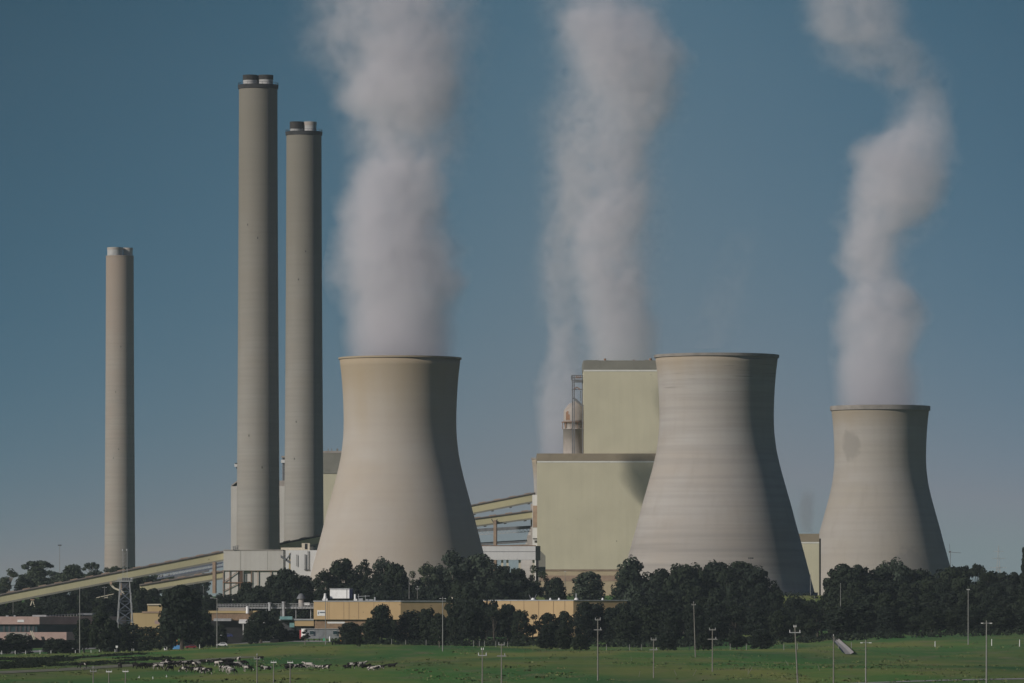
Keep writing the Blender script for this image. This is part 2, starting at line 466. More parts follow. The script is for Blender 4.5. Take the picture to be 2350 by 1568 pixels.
# ------------------------------------------------------------------ cooling towers
PROF = [(823, 139), (842, 136.8), (860, 134.8), (880, 133), (900, 131.6), (925, 130.4), (950, 129.6), (970, 129.3), (990, 129.5), (1010, 130.5), (1030, 132.5), (1050, 135), (1065, 137.6), (1085, 141.8),
        (1108, 147.2), (1130, 153), (1155, 159.4), (1177, 165.3), (1200, 171.2), (1221, 176.2), (1242, 181.4), (1263, 186.8), (1285, 192.4), (1307, 198), (1340, 206), (1375, 214.5), (1410, 223)]
def cooling_tower(d, px, rim_row, base_z, m, rim_m, label, rk=1.0, rim_band=1.0, base_r=None):
    s = S(3000) * rk
    ztop = Z(rim_row, d)
    x = X(px, d)
    t = thing("cooling_tower", (x, d, base_z), label, "cooling tower", "concrete cooling towers of the power station")
    k = (ztop - base_z) / (587 * S(3000))
    prof = []
    for (r_, w_) in PROF:
        z = ztop - (r_ - 823) * S(3000) * k
        prof.append((w_ * s, z))
    outer = prof[::-1]
    shell = MB().lathe(x, d, outer + [(outer[-1][0] - 0.5, ztop + 0.02)], 128)
    shell.build("shell", m, t, True)
    inner = [(r_ - 0.5 - 0.004 * (ztop - z), z) for (r_, z) in prof]
    MB().lathe(x, d, [(inner[0][0], ztop + 0.01)] + inner[1:], 96).build("inner_lining", M['inner'], t, True)
    r0 = prof[0][0]
    MB().lathe(x, d, [(r0 + 0.02, ztop - rim_band), (r0 + 0.5, ztop - rim_band), (r0 + 0.55, ztop + 0.35), (r0 - 0.62, ztop + 0.35), (r0 - 0.62, ztop - 0.3)], 128).build("rim", rim_m, t)
    rb = prof[-1][0]
    MB().lathe(x, d, [(rb + 1.2, base_z - 1.0), (rb + 1.2, base_z + 1.5), (rb + 0.3, base_z + 1.5), (rb - 0.6, base_z + 1.2)], 96).build("basin_wall", M['paleconc'], t)
    return t, x, d, ztop, r0

T1 = cooling_tower(3000, 918, 823, 13.5, M['tower1'], M['tower1'], "smooth warm beige cooling tower steaming thickly, standing beside the tall chimneys", rim_band=0.5)
T2 = cooling_tower(2910, 1644.5, 817, 19.0, M['tower2'], M['rim'], "ring-streaked grey cooling tower without steam, in front of the yellow boiler house", rk=0.985)
T3 = cooling_tower(3650, 2020, 934, 16.0, M['tower3'], M['rim'], "smaller stained cooling tower with round dark patch, steaming, beyond the narrow yellow hall", rk=0.989, rim_band=2.4)
T4 = cooling_tower(5085, 1302, 1052, 14.0, M['tower2'], M['rim'], "distant cooling tower mostly hidden behind the yellow boiler house, only a rim edge showing")

# ------------------------------------------------------------------ chimneys
def chimney(d, px, ring_row, top_row, r_top, r_bot, base_z, m, label, flues, dark_ring=True):
    x = X(px, d); s = S(d)
    t = thing("chimney", (x, d, base_z), label, "chimney", "tall concrete chimneys")
    zr = Z(ring_row, d); zt = Z(top_row, d)
    rt, rb = r_top * s, r_bot * s
    prof = [(rb + (rt - rb) * (1 - (1 - f) ** 1.4), base_z + (zr - base_z) * f) for f in [i / 24 for i in range(25)]]
    MB().lathe(x, d, prof, 64).build("shaft", m, t, True)
    if dark_ring:
        MB().lathe(x, d, [(rt + 0.03, zr - 1.5), (rt + 0.45, zr - 1.3), (rt + 0.6, zr + 0.7), (rt - 0.6, zr + 0.7), (rt - 0.8, zr + 0.05), (0.01, zr + 0.05)], 64).build("gallery_ring", M['dark_ring'], t)
        rail = MB()
        for i in range(24):
            a = 2 * PI * i / 24
            rail.bar((x + (rt + 0.4) * math.cos(a), d + (rt + 0.4) * math.sin(a), zr + 0.7), (x + (rt + 0.4) * math.cos(a), d + (rt + 0.4) * math.sin(a), zr + 1.9), 0.12)
        rail.lathe(x, d, [(rt + 0.34, zr + 1.75), (rt + 0.46, zr + 1.75), (rt + 0.46, zr + 1.9), (rt + 0.34, zr + 1.9)], 32, True)
        rail.build("handrail", M['dark_ring'], t)
    else:
        MB().lathe(x, d, [(rt + 0.02, zr - 0.8), (rt + 0.2, zr - 0.8), (rt + 0.2, zr + 0.1), (0.01, zr + 0.1)], 64).build("cap_slab", m, t)
    zb = zr + 0.08
    for (ox, oy, rr, clean_m, cap_m, split) in flues:
        fx, fy = x + ox * rt, d + oy * rt
        zm = zb + (zt - zb) * split
        fl = MB().lathe(fx, fy, [(rr * rt, zb), (rr * rt, zm)], 32).build("flue", clean_m, t, True)
        MB().lathe(fx, fy, [(rr * rt + 0.01, zm), (rr * rt + 0.16, zm), (rr * rt + 0.16, zt), (rr * rt - 0.5, zt), (rr * rt - 0.5, zb)], 32).build("flue_cap", cap_m, fl)
    op = MB()
    hr_ = random.Random(int(px))
    for (f, a) in [(hr_.uniform(.2, .9), hr_.uniform(-2.1, -1.3)) for _ in range(4)]:
        z = base_z + (zr - base_z) * f
        r_ = rb + (rt - rb) * (1 - (1 - f) ** 1.4)
        c, s_ = math.cos(a), math.sin(a)
        p = Vector((x + c * (r_ - 0.2), d + s_ * (r_ - 0.2), z))
        op.obox(p - Vector((-s_, c, 0)) * 0.25, Vector((-s_, c, 0)) * 0.5, Vector((c, s_, 0)) * 0.3, (0, 0, 1.1))
    op.each("service_hatch", M['gutter'], t)
    ld = MB()
    a = -1.02
    for f0 in range(24):
        p0, p1 = prof[f0], prof[f0 + 1]
        ld.bar((x + math.cos(a) * (p0[0] + .15), d + math.sin(a) * (p0[0] + .15), p0[1]), (x + math.cos(a) * (p1[0] + .15), d + math.sin(a) * (p1[0] + .15), p1[1]), 0.25)
    ld.build("ladder", M['darksteel'], t)
    return t

chimney(3150, 592.5, 199, 174, 44.2, 50.5, 18.5, M['chim'], "tallest concrete chimney with dark gallery ring and two sooty flues, rising behind the white building",
        [(-0.40, -0.32, 0.37, M['flue_white'], M['soot'], 0.52), (0.40, -0.28, 0.38, M['flue_white'], M['soot'], 0.58), (-0.1, 0.5, 0.36, M['flue_white'], M['soot'], 0.5)])
chimney(3450, 697.5, 306, 281, 40.3, 46.5, 18.5, M['chim'], "concrete chimney with one blackened and one whitish flue, beside the steaming smooth tower",
        [(-0.40, -0.32, 0.38, M['flue_white'], M['soot_rust'], 0.35), (0.36, -0.28, 0.36, M['flue_white'], M['silo'], 0.68), (0.0, 0.5, 0.36, M['flue_white'], M['soot_rust'], 0.4)])
chimney(4500, 275, 588, 569, 31.8, 36.0, 18.5, M['chimfar'], "shortest-looking distant chimney with clean white flues, standing alone over the trees",
        [(-0.32, -0.35, 0.56, M['flue_white'], M['silo'], 0.72), (0.58, 0.05, 0.34, M['flue_white'], M['silo'], 0.72)], dark_ring=False)

# ------------------------------------------------------------------ yellow boiler house and its neighbours
DB = 3200
bx0, bx1 = X(1233, DB), X(1700, DB)
gz = 18.5
t = thing("boiler_house", (X(1400, DB), DB, gz), "huge yellow clad boiler house with brown fascia bands, behind the ring-streaked tower", "power building")
zl = Z(1041, DB)
w = MB(); w.box(bx0, bx1, DB, DB + 70, Z(1307, DB), zl - 4.0); w.build("wall", M['yellow'], t)
w = MB(); w.box(bx0 - 0.25, bx1, DB - 0.25, DB + 70.2, zl - 4.0, zl); w.build("fascia_band", M['brown_band'], t)
w = MB(); w.box(bx0 - 0.15, bx1, DB - 0.15, DB - 0.002, zl - 4.9, zl - 4.003); w.build("white_trim_line", M['white_trim'], t)
w = MB(); w.box(bx0 + 1.5, bx1, DB + 0.3, DB + 69, gz - 3, Z(1307, DB) - .003)
w.build("plinth_wall", M['pink_band'], t)
w = MB(); w.box(bx0 + 1.2, bx1, DB + 0.1, DB + 0.298, Z(1334, DB), Z(1321, DB)); w.box(bx0 + 1.2, bx1, DB - 0.1, DB + 0.298, Z(1310, DB), Z(1307.6, DB)); w.build("plinth_band", M['brown_leg'], t)
ux0 = X(1340, DB); zu = Z(827, DB); D2 = DB + 2.5
w = MB(); w.box(ux0, bx1, D2, DB + 66, zl + 0.003, zu - 5.0); w.build("wall", M['yellow'], t)
w = MB(); w.box(ux0 - 0.25, bx1, D2 - 0.25, DB + 66.2, zu - 5.0, zu); w.build("fascia_band", M['olive_band'], t)
w = MB(); w.box(ux0 - 0.15, bx1, D2 - 0.15, D2 - 0.002, zu - 5.9, zu - 5.003); w.build("white_trim_line", M['white_trim'], t)
vent = MB()
for (px, wd, h, dx) in ((1389, 6, 5.5, 0), (1455, 4, 3, 0), (1494, 7, 6, 0)):
    vent.cyl((X(px, DB), DB + 9, zu + .005), (X(px, DB), DB + 9, zu + h * S(DB)), wd * S(DB) * .45, n=14)
vent.each("roof_vent", M['rust'], t)
vent = MB()
vent.box(X(1480, DB), X(1488, DB), DB + 6, DB + 12, zu + .004, zu + 2.0 * S(DB)); vent.box(X(1345, DB), X(1375, DB), DB + 6, DB + 12, zu + .004, zu + 1.4 * S(DB)); vent.box(X(1482, DB), X(1500, DB), DB + 14, DB + 22, zu + .004, zu + 3.0 * S(DB))
vent.each("roof_unit", M['olive_band'], t)
# steel frame on the flank of the high block
fr = MB()
for px in (1314, 1318, 1337): fr.bar((X(px, DB), DB + 6, zl), (X(px, DB), DB + 6, Z(861, DB)), 0.55)
for row in (861, 866, 872, 876, 893): fr.bar((X(1312, DB), DB + 6, Z(row, DB)), (X(1339, DB), DB + 6, Z(row, DB)), 0.5)
fr.bar((X(1316, DB), DB + 6, Z(912, DB)), (X(1339, DB), DB + 6, Z(932, DB)), 1.1)
fr.bar((X(1312, DB), DB + 6, Z(861, DB)), (X(1312, DB), DB + 6, Z(872, DB)), 0.6)
fr.bar((X(1333, DB), DB + 5.8, Z(896, DB)), (X(1333, DB), DB + 5.8, Z(920, DB)), 0.45)
fr.obox((X(1320, DB), DB + 5, Z(877, DB)), (X(1336, DB) - X(1320, DB), 0, 0), (0, 3, 0), (0, 0, 1.6))
fr.build("steel_frame", M['steel'], t)
fr = MB()
for px in (1322, 1326, 1331): fr.bar((X(px, DB), DB + 5.5, Z(868, DB)), (X(px + 1.5, DB), DB + 5.5, Z(862, DB)), 0.5)
fr.bar((X(1318, DB), DB + 5.5, Z(892, DB)), (X(1324, DB), DB + 5.5, Z(888, DB)), .5); fr.bar((X(1324, DB), DB + 5.5, Z(888, DB)), (X(1332, DB), DB + 5.5, Z(893, DB)), .5)
fr.each("rusty_brace", M['rust'], t)
# lift and stair shaft on the outer side
sh = MB(); sh.box(X(1222, DB), bx0 - .03, DB + 10, DB + 24, gz, Z(1135, DB)); sh.build("stair_shaft", M['pale_panel'], t)
sh = MB(); sh.box(X(1223, DB), bx0 - .05, DB + 9.8, DB + 9.99, Z(1210, DB), Z(1160, DB)); sh.build("brown_panel", M['brown_leg'], t)
sh = MB(); sh.box(X(1227, DB), bx0 - .06, DB + 9.7, DB + 9.98, Z(1245, DB), Z(1240, DB)); sh.box(X(1223, DB), bx0 - .06, DB + 9.6, DB + 9.98, Z(1237, DB), Z(1235, DB)); sh.each("shaft_opening", M['gutter'], t)
sh = MB(); sh.box(X(1218, DB), X(1222, DB) - .02, DB + 14, DB + 22, Z(1262, DB), Z(1155, DB)); sh.box(X(1210, DB), X(1218, DB), DB + 14.2, DB + 22, Z(1262, DB), Z(1228, DB)); sh.build("landing_block", M['silo'], t)

t = thing("ash_silo", (X(1316, DB), DB + 16, zl), "round pale silo with rust-streaked conical top on the boiler house's lower roof", "silo")
xs_, ys_ = X(1320, DB), DB + 16
rs = 27 * S(DB)
MB().lathe(xs_, ys_, [(rs, zl + .01), (rs, Z(984, DB)), (rs + .3, Z(984, DB)), (rs + .3, Z(982, DB)), (rs - .4, Z(982, DB))], 40).build("drum", M['silo'], t, True)
MB().lathe(xs_, ys_, [(rs - .4, Z(982, DB)), (rs - .4, Z(967, DB)), (rs, Z(967, DB)), (rs - 0.2, Z(962, DB)), (rs - .3, Z(940, DB)), (rs * .55, Z(926, DB)), (0.01, Z(918, DB))], 40).build("cone_top", M['silo'], t, True)
st = MB(); st.lathe(xs_, ys_, [(rs + .35, Z(968, DB)), (rs + .9, Z(968, DB)), (rs + .9, Z(966.5, DB)), (rs + .35, Z(966.5, DB))], 32, True)
for i in range(12):
    a = i * PI / 6 + .2; st.bar((xs_ + (rs + .6) * math.cos(a), ys_ + (rs + .6) * math.sin(a), Z(983, DB)), (xs_ + (rs + .6) * math.cos(a), ys_ + (rs + .6) * math.sin(a), Z(966, DB)), .2)
st.build("walkway", M['rust'], t)
rp = MB()
for (a, z0, z1) in ((-2.5, 966, 944), (-2.35, 966, 942), (-2.2, 966, 950), (-2.62, 981, 967)):
    ca, sa = math.cos(a), math.sin(a)
    p = Vector((xs_ + (rs - .28) * ca, ys_ + (rs - .28) * sa, Z(z0, DB)))
    rp.obox(p, Vector((-sa, ca, 0)) * 1.0, Vector((ca, sa, 0)) * 0.08, (0, 0, Z(z1, DB) - Z(z0, DB)))
rp.each("rust_streak", M['rust'], t)

DH = 3060
t = thing("turbine_hall", (X(1858, DH), DH, 18), "narrow yellow hall with brown fascia showing between the two grey cooling towers", "power building")
x0, x1, zt_ = X(1760, DH), X(1880, DH), Z(1225, DH)
MB().box(x0, x1, DH, DH + 40, 17, zt_ - 4.2).build("wall", M['yellow'], t)
MB().box(x0, x1 + .02, DH - .25, DH + 40.2, zt_ - 4.2, zt_).build("fascia_band", M['brown_band'], t)
MB().box(x0, x1, DH - .15, DH - .002, zt_ - 5.0, zt_ - 4.203).build("white_trim_line", M['white_trim'], t)
MB().prism([(x1 + .003, DH + .5), (x1 + 0.9, DH + .8), (x1 + 0.9, DH + 40), (x1 + .003, DH + 40)], 17, zt_ - 2.5).build("shade_side_strip", M['gutter'], t)  # dark sliver paints the hall's shadow side

DY = 3650
t = thing("boiler_house", (X(760, DY), DY, 18), "far yellow boiler house with tall grey fascia, squeezed between chimney and smooth tower", "power building")
x0, x1 = X(738, DY), X(900, DY)
z1, z2, z3 = Z(1040, DY), Z(1087, DY), 15
MB().box(x0, x1, DY, DY + 60, z3, z2).build("wall", M['yellow'], t)
MB().box(x0, x1, DY - .4, DY + 60.4, z2, z1).build("fascia_band", M['olive_band'], t)
MB().box(x0, x1, DY - .6, DY + 3, z1 + .003, z1 + 1.3).build("roof_edge", M['silo'], t)
v_ = MB()
for px in (752, 760, 772, 774): v_.box(X(px, DY), X(px + 1.8, DY), DY + 2, DY + 4, z1 + 1.303, z1 + 2.8)
v_.each("roof_vent", M['olive_band'], t)

DS = 3520
t = thing("precipitator", (X(590, DS), DS, 18), "white panelled precipitator block with pipework, half hidden behind the two tall chimneys", "plant building")
x0, x1 = X(530, DS), X(722, DS)
b = MB(); b.prism([(x0, DS), (x1, DS), (x1, DS + 40), (x0, DS + 40)], 17, Z(1116, DS)); b.build("wall", M['white_panel'], t)
b = MB(); b.obox((x0 + .3, DS + .5, Z(1116, DS) + .003), (4.2, 0, 3.2), (0, 39, 0), (0, 0, .8)); b.box(x0 + 4.6, x1, DS + .5, DS + 39, Z(1116, DS) + .003, Z(1103, DS)); b.each("hopper_top", M['silo'], t)
b = MB(); b.box(X(537, DS), X(551, DS), DS + 6, DS + 14, Z(1071, DS), Z(1064, DS)); b.build("duct_head", M['pale_panel'], t)
b = MB(); b.box(X(538, DS), X(552, DS), DS + 5.6, DS + 14.4, Z(1064, DS) + .003, Z(1062.5, DS)); b.box(X(541, DS), X(551, DS), DS + 6, DS + 14, Z(1075, DS), Z(1071, DS) - .003); b.bar((X(549, DS), DS + 8, Z(1104, DS)), (X(549, DS), DS + 8, Z(1075, DS)), .9); b.build("duct_supports", M['darksteel'], t)
b = MB()
for px in (648, 651, 654, 657, 660): b.cyl((X(px, DS), DS + 8, Z(1104, DS)), (X(px, DS), DS + 8, Z(1050, DS)), .38, n=8)
b.each("riser_pipe", M['steel'], t)
b = MB(); b.box(X(644, DS), X(662, DS), DS + 6, DS + 12, Z(1062, DS), Z(1055, DS)); b.build("pipe_platform", M['pale_panel'], t)
b = MB(); b.box(X(645, DS), X(662, DS), DS + 5, DS + 13, Z(1050, DS), Z(1046, DS)); b.bar((X(657, DS), DS + 6, Z(1046, DS)), (X(657, DS), DS + 6, Z(1041, DS)), .5); b.build("pipe_cap", M['silo'], t)

# ------------------------------------------------------------------ conveyors
def gallery(name, ax, ay, ad, bx, by, bd, h_px, label, grp=None, roof=M['roofing'], hatch=True, side=M['yellow_gallery'], depth=5.0, drip=True, zoff=0):
    """enclosed conveyor bridge; (ax,ay)-(bx,by) is the top edge of its wall"""
    A, B = W(ax, ay, ad), W(bx, by, bd)
    mid = A.lerp(B, .5)
    t = thing(name, (mid.x, mid.y, mid.z - h_px * S(mid.y)), label, "conveyor", grp)
    u = B - A; L = u.length; un = u.normalized()
    v = Vector((-un.y, un.x, 0)).normalized() * depth
    n = u.cross(v).normalized()
    if n.z < 0: n = -n
    h = h_px * S((ad + bd) / 2)
    MB().obox(A - n * h, u, v, n * h).build("gallery_wall", side, t)
    MB().obox(A - v * .05 + n * 0.004, u, v * 1.1, n * 0.55).build("eaves", M['gutter'], t)
    MB().obox(A + v * .02 + n * 0.558, u, v * .96, n * 0.5).build("gallery_roof", roof, t)
    f = MB(); f.obox(A - v * .03 - n * (h + .9), u, v * 1.06, n * .895); f.build("floor_girder", M['olive_band'], t)
    if hatch:
        k = MB(); nn = int(L / 7.5)
        for i in range(nn):
            p = A + u * ((i + .3) / nn) + v * .15 + n * 1.06
            k.obox(p, un * 3.6, v * .6, n * .35)
        k.each("roof_hatch", M['brown_leg'], t)
    if drip:
        k = MB(); nn = int(L / 9)
        for i in range(nn):
            p = A + u * ((i + .5) / nn) - n * (h + 1.4)
            k.obox(p, un * 1.2, v * .6, n * .495)
        k.each("idler_box", M['darksteel'], t)
    return t
CG = "yellow coal conveyor galleries"
gallery("conveyor_gallery", -30, 1374.5, 2890, 513, 1269, 2905, 14.5, "long yellow conveyor gallery climbing over the trees to the white transfer building", CG, drip=False)
gallery("conveyor_gallery", 322, 1346, 2920, 513, 1314, 2925, 11, "lower short yellow conveyor emerging from the trees under the long gallery", CG, drip=False)
gallery("conveyor_gallery", 640, 1251, 3162.3, 790, 1221, 3163, 14.5, "partly shaded yellow conveyor passing between the tallest chimney and the smooth tower", CG)
gallery("conveyor_gallery", 1020, 1175, 3264, 1229, 1134, 3267, 14.5, "upper yellow conveyor rising from behind the smooth tower into the boiler house", CG)
gallery("conveyor_gallery", 1040, 1200, 3206, 1224, 1175, 3211, 13, "lower yellow conveyor with rooftop hatches entering the boiler house on a pink column", CG)
b = MB()
t = thing("pipe_bridge", (X(1160, 3260), 3260, Z(1225, 3260)), "grey pipe bridge of lattice girders beneath the yellow conveyors", "pipe bridge", "grey pipe bridges")
b = MB(); b.obox(W(1040, 1224, 3260), W(1226, 1213, 3260) - W(1040, 1224, 3260), (0, 4, 0), (0, 0, 1.7)); b.build("deck", M['steel'], t)
b = MB()
for i in range(22):
    px = 1045 + i * 8.2; r0 = 1224 - (px - 1040) * 0.06
    b.bar(W(px, r0, 3260), W(px + 4.1, r0 + 7, 3260), .22); b.bar(W(px + 4.1, r0 + 7, 3260), W(px + 8.2, r0 - .4, 3260), .22)
b.bar(W(1040, 1231, 3260), W(1224, 1220, 3260), .3); b.build("truss_web", M['galv'], t)
t = thing("pipe_bridge", (X(1160, 3265), 3265, Z(1250, 3265)), "lower grey pipe bridge just above the long white shed", "pipe bridge", "grey pipe bridges")
b = MB(); b.obox(W(1060, 1254, 3265), W(1226, 1244, 3265) - W(1060, 1254, 3265), (0, 4, 0), (0, 0, 1.5)); b.build("deck", M['steel'], t)
b = MB(); b.obox(W(1060, 1262, 3265), W(1224, 1252, 3265) - W(1060, 1262, 3265), (0, 4, 0), (0, 0, 1.0)); b.build("lower_pipes", M['silo'], t)
t = thing("conveyor_support", (X(1136, 3208), 3208, 19), "pinkish concrete column carrying the conveyor beside the smooth tower", "support column")
MB().box(X(1132.5, 3208), X(1139, 3208), 3206, 3210, 15, Z(1194, 3208)).build("column", M['brown_leg'], t)
b = MB(); b.bar(W(1128, 1191, 3207), W(1133, 1200, 3207), .5); b.bar(W(1141, 1192, 3207), W(1138, 1202, 3207), .5); b.box(X(1139.1, 3208), X(1141, 3208), 3206.5, 3209.5, 25, Z(1196, 3208)); b.each("bracket", M['darksteel'], t)

DW = 2895
def trestle(px, d, top, bottom, wpx, label):
    t = thing("conveyor_trestle", (X(px, d), d, Z(bottom, d)), label, "support column", "brown conveyor trestles")
    MB().box(X(px - wpx / 2, d), X(px + wpx / 2, d), d, d + 2.4, Z(bottom, d), Z(top, d)).build("column", M['brown_leg'], t)
    b = MB(); b.box(X(px + wpx / 2, d) + .003, X(px + wpx / 2 + 2.0, d), d + .4, d + 2.2, Z(bottom, d), Z(top, d)); b.build("shade_strip", M['darksteel'], t)  # dark strip paints the shaded side of the column
    return t
trestle(491, 2898, 1290, 1362, 7, "tall brown trestle column holding the conveyor beside the white building")
trestle(277, 2884, 1334, 1370, 5, "short brown trestle column directly behind the lattice tower")
t = thing("coal_chute", (X(275, 2880), 2880, Z(1368, 2880)), "thin slanting chute dropping from the conveyor toward the lattice tower", "chute")
b = MB(); b.bar(W(254, 1341, 2884), W(262, 1350, 2884), .9); b.bar(W(262, 1350, 2884), W(277, 1356, 2884), .8); b.bar(W(277, 1356, 2884), W(297, 1369, 2884), .8); b.build("pipe", M['cream'], t)
b = MB(); b.box(X(252, 2884), X(257, 2884), 2883, 2885, Z(1342, 2884), Z(1335, 2884)); b.build("head_box", M['brown_leg'], t)
t = thing("a_frame_prop", (X(74, 2870), 2870, Z(1380, 2870)), "small cream A-frame prop below the long gallery's low end", "prop")
b = MB(); b.bar(W(74, 1377, 2885), W(70, 1390, 2885), .45); b.bar(W(75, 1377, 2885), W(80, 1396, 2885), .45); b.each("leg", M['cream'], t)
b = MB(); b.box(X(70, 2885), X(79, 2885), 2884, 2886, Z(1378, 2885), Z(1375.5, 2885)); b.build("cap", M['brown_leg'], t)
t = thing("pipe_rack", (X(245, 2860), 2860, Z(1375, 2860)), "double pale pipe rack tilting down among dark trees below the conveyor", "pipe rack")
b = MB(); b.bar(W(221, 1372, 2860), W(262, 1363, 2860), .3); b.bar(W(225, 1375, 2860), W(268, 1367, 2860), .3); b.each("pipe", M['cream'], t)
b = MB(); b.bar(W(226, 1371, 2860), W(226, 1378, 2860), .25); b.bar(W(246, 1366, 2860), W(246, 1374, 2860), .25); b.box(X(222, 2860), X(229, 2860), 2859, 2860.5, Z(1379, 2860), Z(1375.4, 2860)); b.each("bracket", M['olive_band'], t)
t = thing("lattice_girder", (X(440, 2935), 2935, Z(1330, 2935)), "blue-grey lattice girder slung between the two yellow conveyors", "girder")
b = MB(); b.bar(W(360, 1328, 2935), W(512, 1300, 2935), .8); b.bar(W(360, 1318, 2935), W(512, 1291, 2935), .8); b.build("chords", M['bluesteel'], t)
b = MB()
for i in range(20):
    px = 362 + i * 7.4; r0 = 1328 - (px - 360) * .184
    b.bar(W(px, r0, 2935), W(px + 3.7, r0 - 10, 2935), .4); b.bar(W(px + 3.7, r0 - 10, 2935), W(px + 7.4, r0 - 1.3, 2935), .4)
b.build("web", M['galv'], t)
b = MB(); b.obox(W(400, 1329, 2940), W(480, 1312, 2940) - W(400, 1329, 2940), (0, 2, 0), (0, 0, 1.6)); b.build("duct", M['steel'], t)

# white transfer building under the chimneys
t = thing("transfer_building", (X(600, DW), DW, 18), "white panelled coal transfer building on framed legs, at the foot of the tallest chimney", "plant building")
x0, xa, xb = X(513, DW), X(650, DW), X(742, DW)
zt_, zm_, zb_ = Z(1264, DW), Z(1309.5, DW), 16.0
b = MB(); b.box(x0, xa, DW, DW + 30, zm_, zt_); b.build("wall", M['white_panel'], t)
b = MB(); b.box(x0 - .15, xa, DW - .2, DW + 30.2, zt_ + .003, zt_ + .5); b.build("roof_edge", M['silo'], t)
b = MB(); b.box(X(640, 3004), X(775, 3004), 3004, 3020, 16, Z(1263, 3004)); b.build("annex_wall", M['pale_panel'], t)
b = MB(); b.box(X(511, DW), X(546, DW), DW + .8, DW + 29, zb_, zm_ - .004); b.box(X(558, DW), X(575, DW), DW + 2.0, DW + 29, zb_, zm_ - .005); b.box(X(578, DW), xa, DW + .9, DW + 29, zb_, zm_ - .006); b.build("lower_wall", M['white_panel'], t)
b = MB()
for px in (512, 527, 551, 555, 577, 592, 622): b.bar((X(px, DW), DW + .4, zb_), (X(px, DW), DW + .4, zm_), .28)
for row in (1309.5, 1337): b.bar(W(511, row, DW + .35), W(578, row, DW + .35), .3)
b.bar(W(513, 1336, DW + .3), W(547, 1311, DW + .3), .25); b.bar(W(513, 1356, DW + .3), W(547, 1339, DW + .3), .25)
b.bar(W(578, 1309.3, DW + .3), W(640, 1309.3, DW + .3), .5); b.build("framing", M['rust'], t)
b = MB(); b.box(X(547, DW), X(556, DW), DW + 1, DW + 6, zb_, zm_ - .007); b.build("dark_doorway", M['gutter'], t)
b = MB()
for px in (552, 614, 655): b.box(X(px, DW) - .07, X(px, DW) + .07, DW - .05, DW - .002 if px < 650 else DW + 1.99, zm_ + .3, zt_ - .2)
b.each("panel_joint", M['olive_band'], t)
b = MB(); b.obox(W(644, 1280, DW - 1), (4.6, 0, -3.0), (0, 1, 0), (0, 0, 1.3)); b.obox(W(668, 1273, DW - 1), (-2.6, 0, -3.4), (0, 1, 0), (0, 0, 1.2)); b.each("chute_hopper", M['steel'], t)
b = MB(); b.bar(W(665, 1270, DW), W(665, 1312, DW), .8); b.build("chute_column", M['ochre'], t)
b = MB(); b.bar(W(700, 1272, 3003.5), W(700, 1308, 3003.5), .35); b.bar(W(707, 1264, 3003.5), W(707, 1308, 3003.5), .3); b.bar(W(681, 1273, 3003.5), W(681, 1300, 3003.5), .25); b.bar(W(698, 1308, 3003.5), W(709, 1308, 3003.5), .4); b.each("drain_pipe", M['darksteel'], t)
b = MB(); b.box(X(645, 3010), X(694, 3010), 3008, 3014, Z(1263, 3010), Z(1257, 3010)); b.box(X(693, 3010), X(711, 3010), 3007, 3015, Z(1263, 3010), Z(1247, 3010)); b.build("roof_house", M['cream'], t)
b = MB(); b.box(X(700, 3010), X(706, 3010), 3006.9, 3006.99, Z(1261, 3010), Z(1248, 3010)); b.build("roof_house_door", M['dark'], t)
b = MB()
for px in (536, 540, 545): b.bar(W(px, 1262, DW - .6), W(px, 1254, DW - .6), .25)
for row in (1254, 1257, 1260): b.bar(W(534, row + 1, DW - .6), W(548, row - 2, DW - .6), .25)
b.build("landing_rail", M['steel'], t)

# white shed bridging between tower and boiler house
DK = 3120
t = thing("shed", (X(1170, DK), DK, Z(1286, DK)), "long white elevated shed between the smooth tower and the boiler house", "shed")
x0, x1 = X(1095, DK), X(1229, DK)
MB().box(x0, x1, DK, DK + 16, Z(1285, DK), Z(1253, DK)).build("wall", M['pale_panel'], t)
MB().box(x0, x1 + .2, DK - .2, DK + 16.2, Z(1253, DK) + .003, Z(1251.5, DK)).build("roof_edge", M['rust'], t)
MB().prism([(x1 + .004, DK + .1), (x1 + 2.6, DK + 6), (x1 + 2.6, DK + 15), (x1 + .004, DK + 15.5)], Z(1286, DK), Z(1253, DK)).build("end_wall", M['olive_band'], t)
b = MB(); b.box(x0, x1, DK - .12, DK - .003, Z(1266.5, DK), Z(1265.7, DK)); b.build("panel_joint", M['steel'], t)
b = MB()
for px in (1100, 1115, 1150, 1162, 1190, 1222): b.box(X(px, DK), X(px + 5, DK), DK + 2, DK + 4, 17, Z(1285, DK) - .004)
b.each("support_leg", M['cream'], t)
t = thing("buttress", (X(1243, 3150), 3150, 18), "sloping olive ramp structure at the corner of the boiler house", "ramp")
b = MB(); k = [(1236, 1260), (1252, 1276), (1252, 1320), (1236, 1320)]
vs = [W(p[0], p[1], 3150) for p in k]
b.v += [tuple(p) for p in vs] + [tuple(p + Vector((0, 12, 0))) for p in vs]
b.f += [(3, 2, 1, 0), (4, 5, 6, 7), (0, 1, 5, 4), (1, 2, 6, 5), (2, 3, 7, 6), (3, 0, 4, 7)]
b.build("ramp_wall", M['olive_band'], t)
b = MB(); b.box(X(1230, 3150), X(1236, 3150) - .01, 3150.5, 3160, 17, Z(1253, 3150)); b.build("gap_shade", M['dark'], t)  # solid near-black box paints the shade in the gap

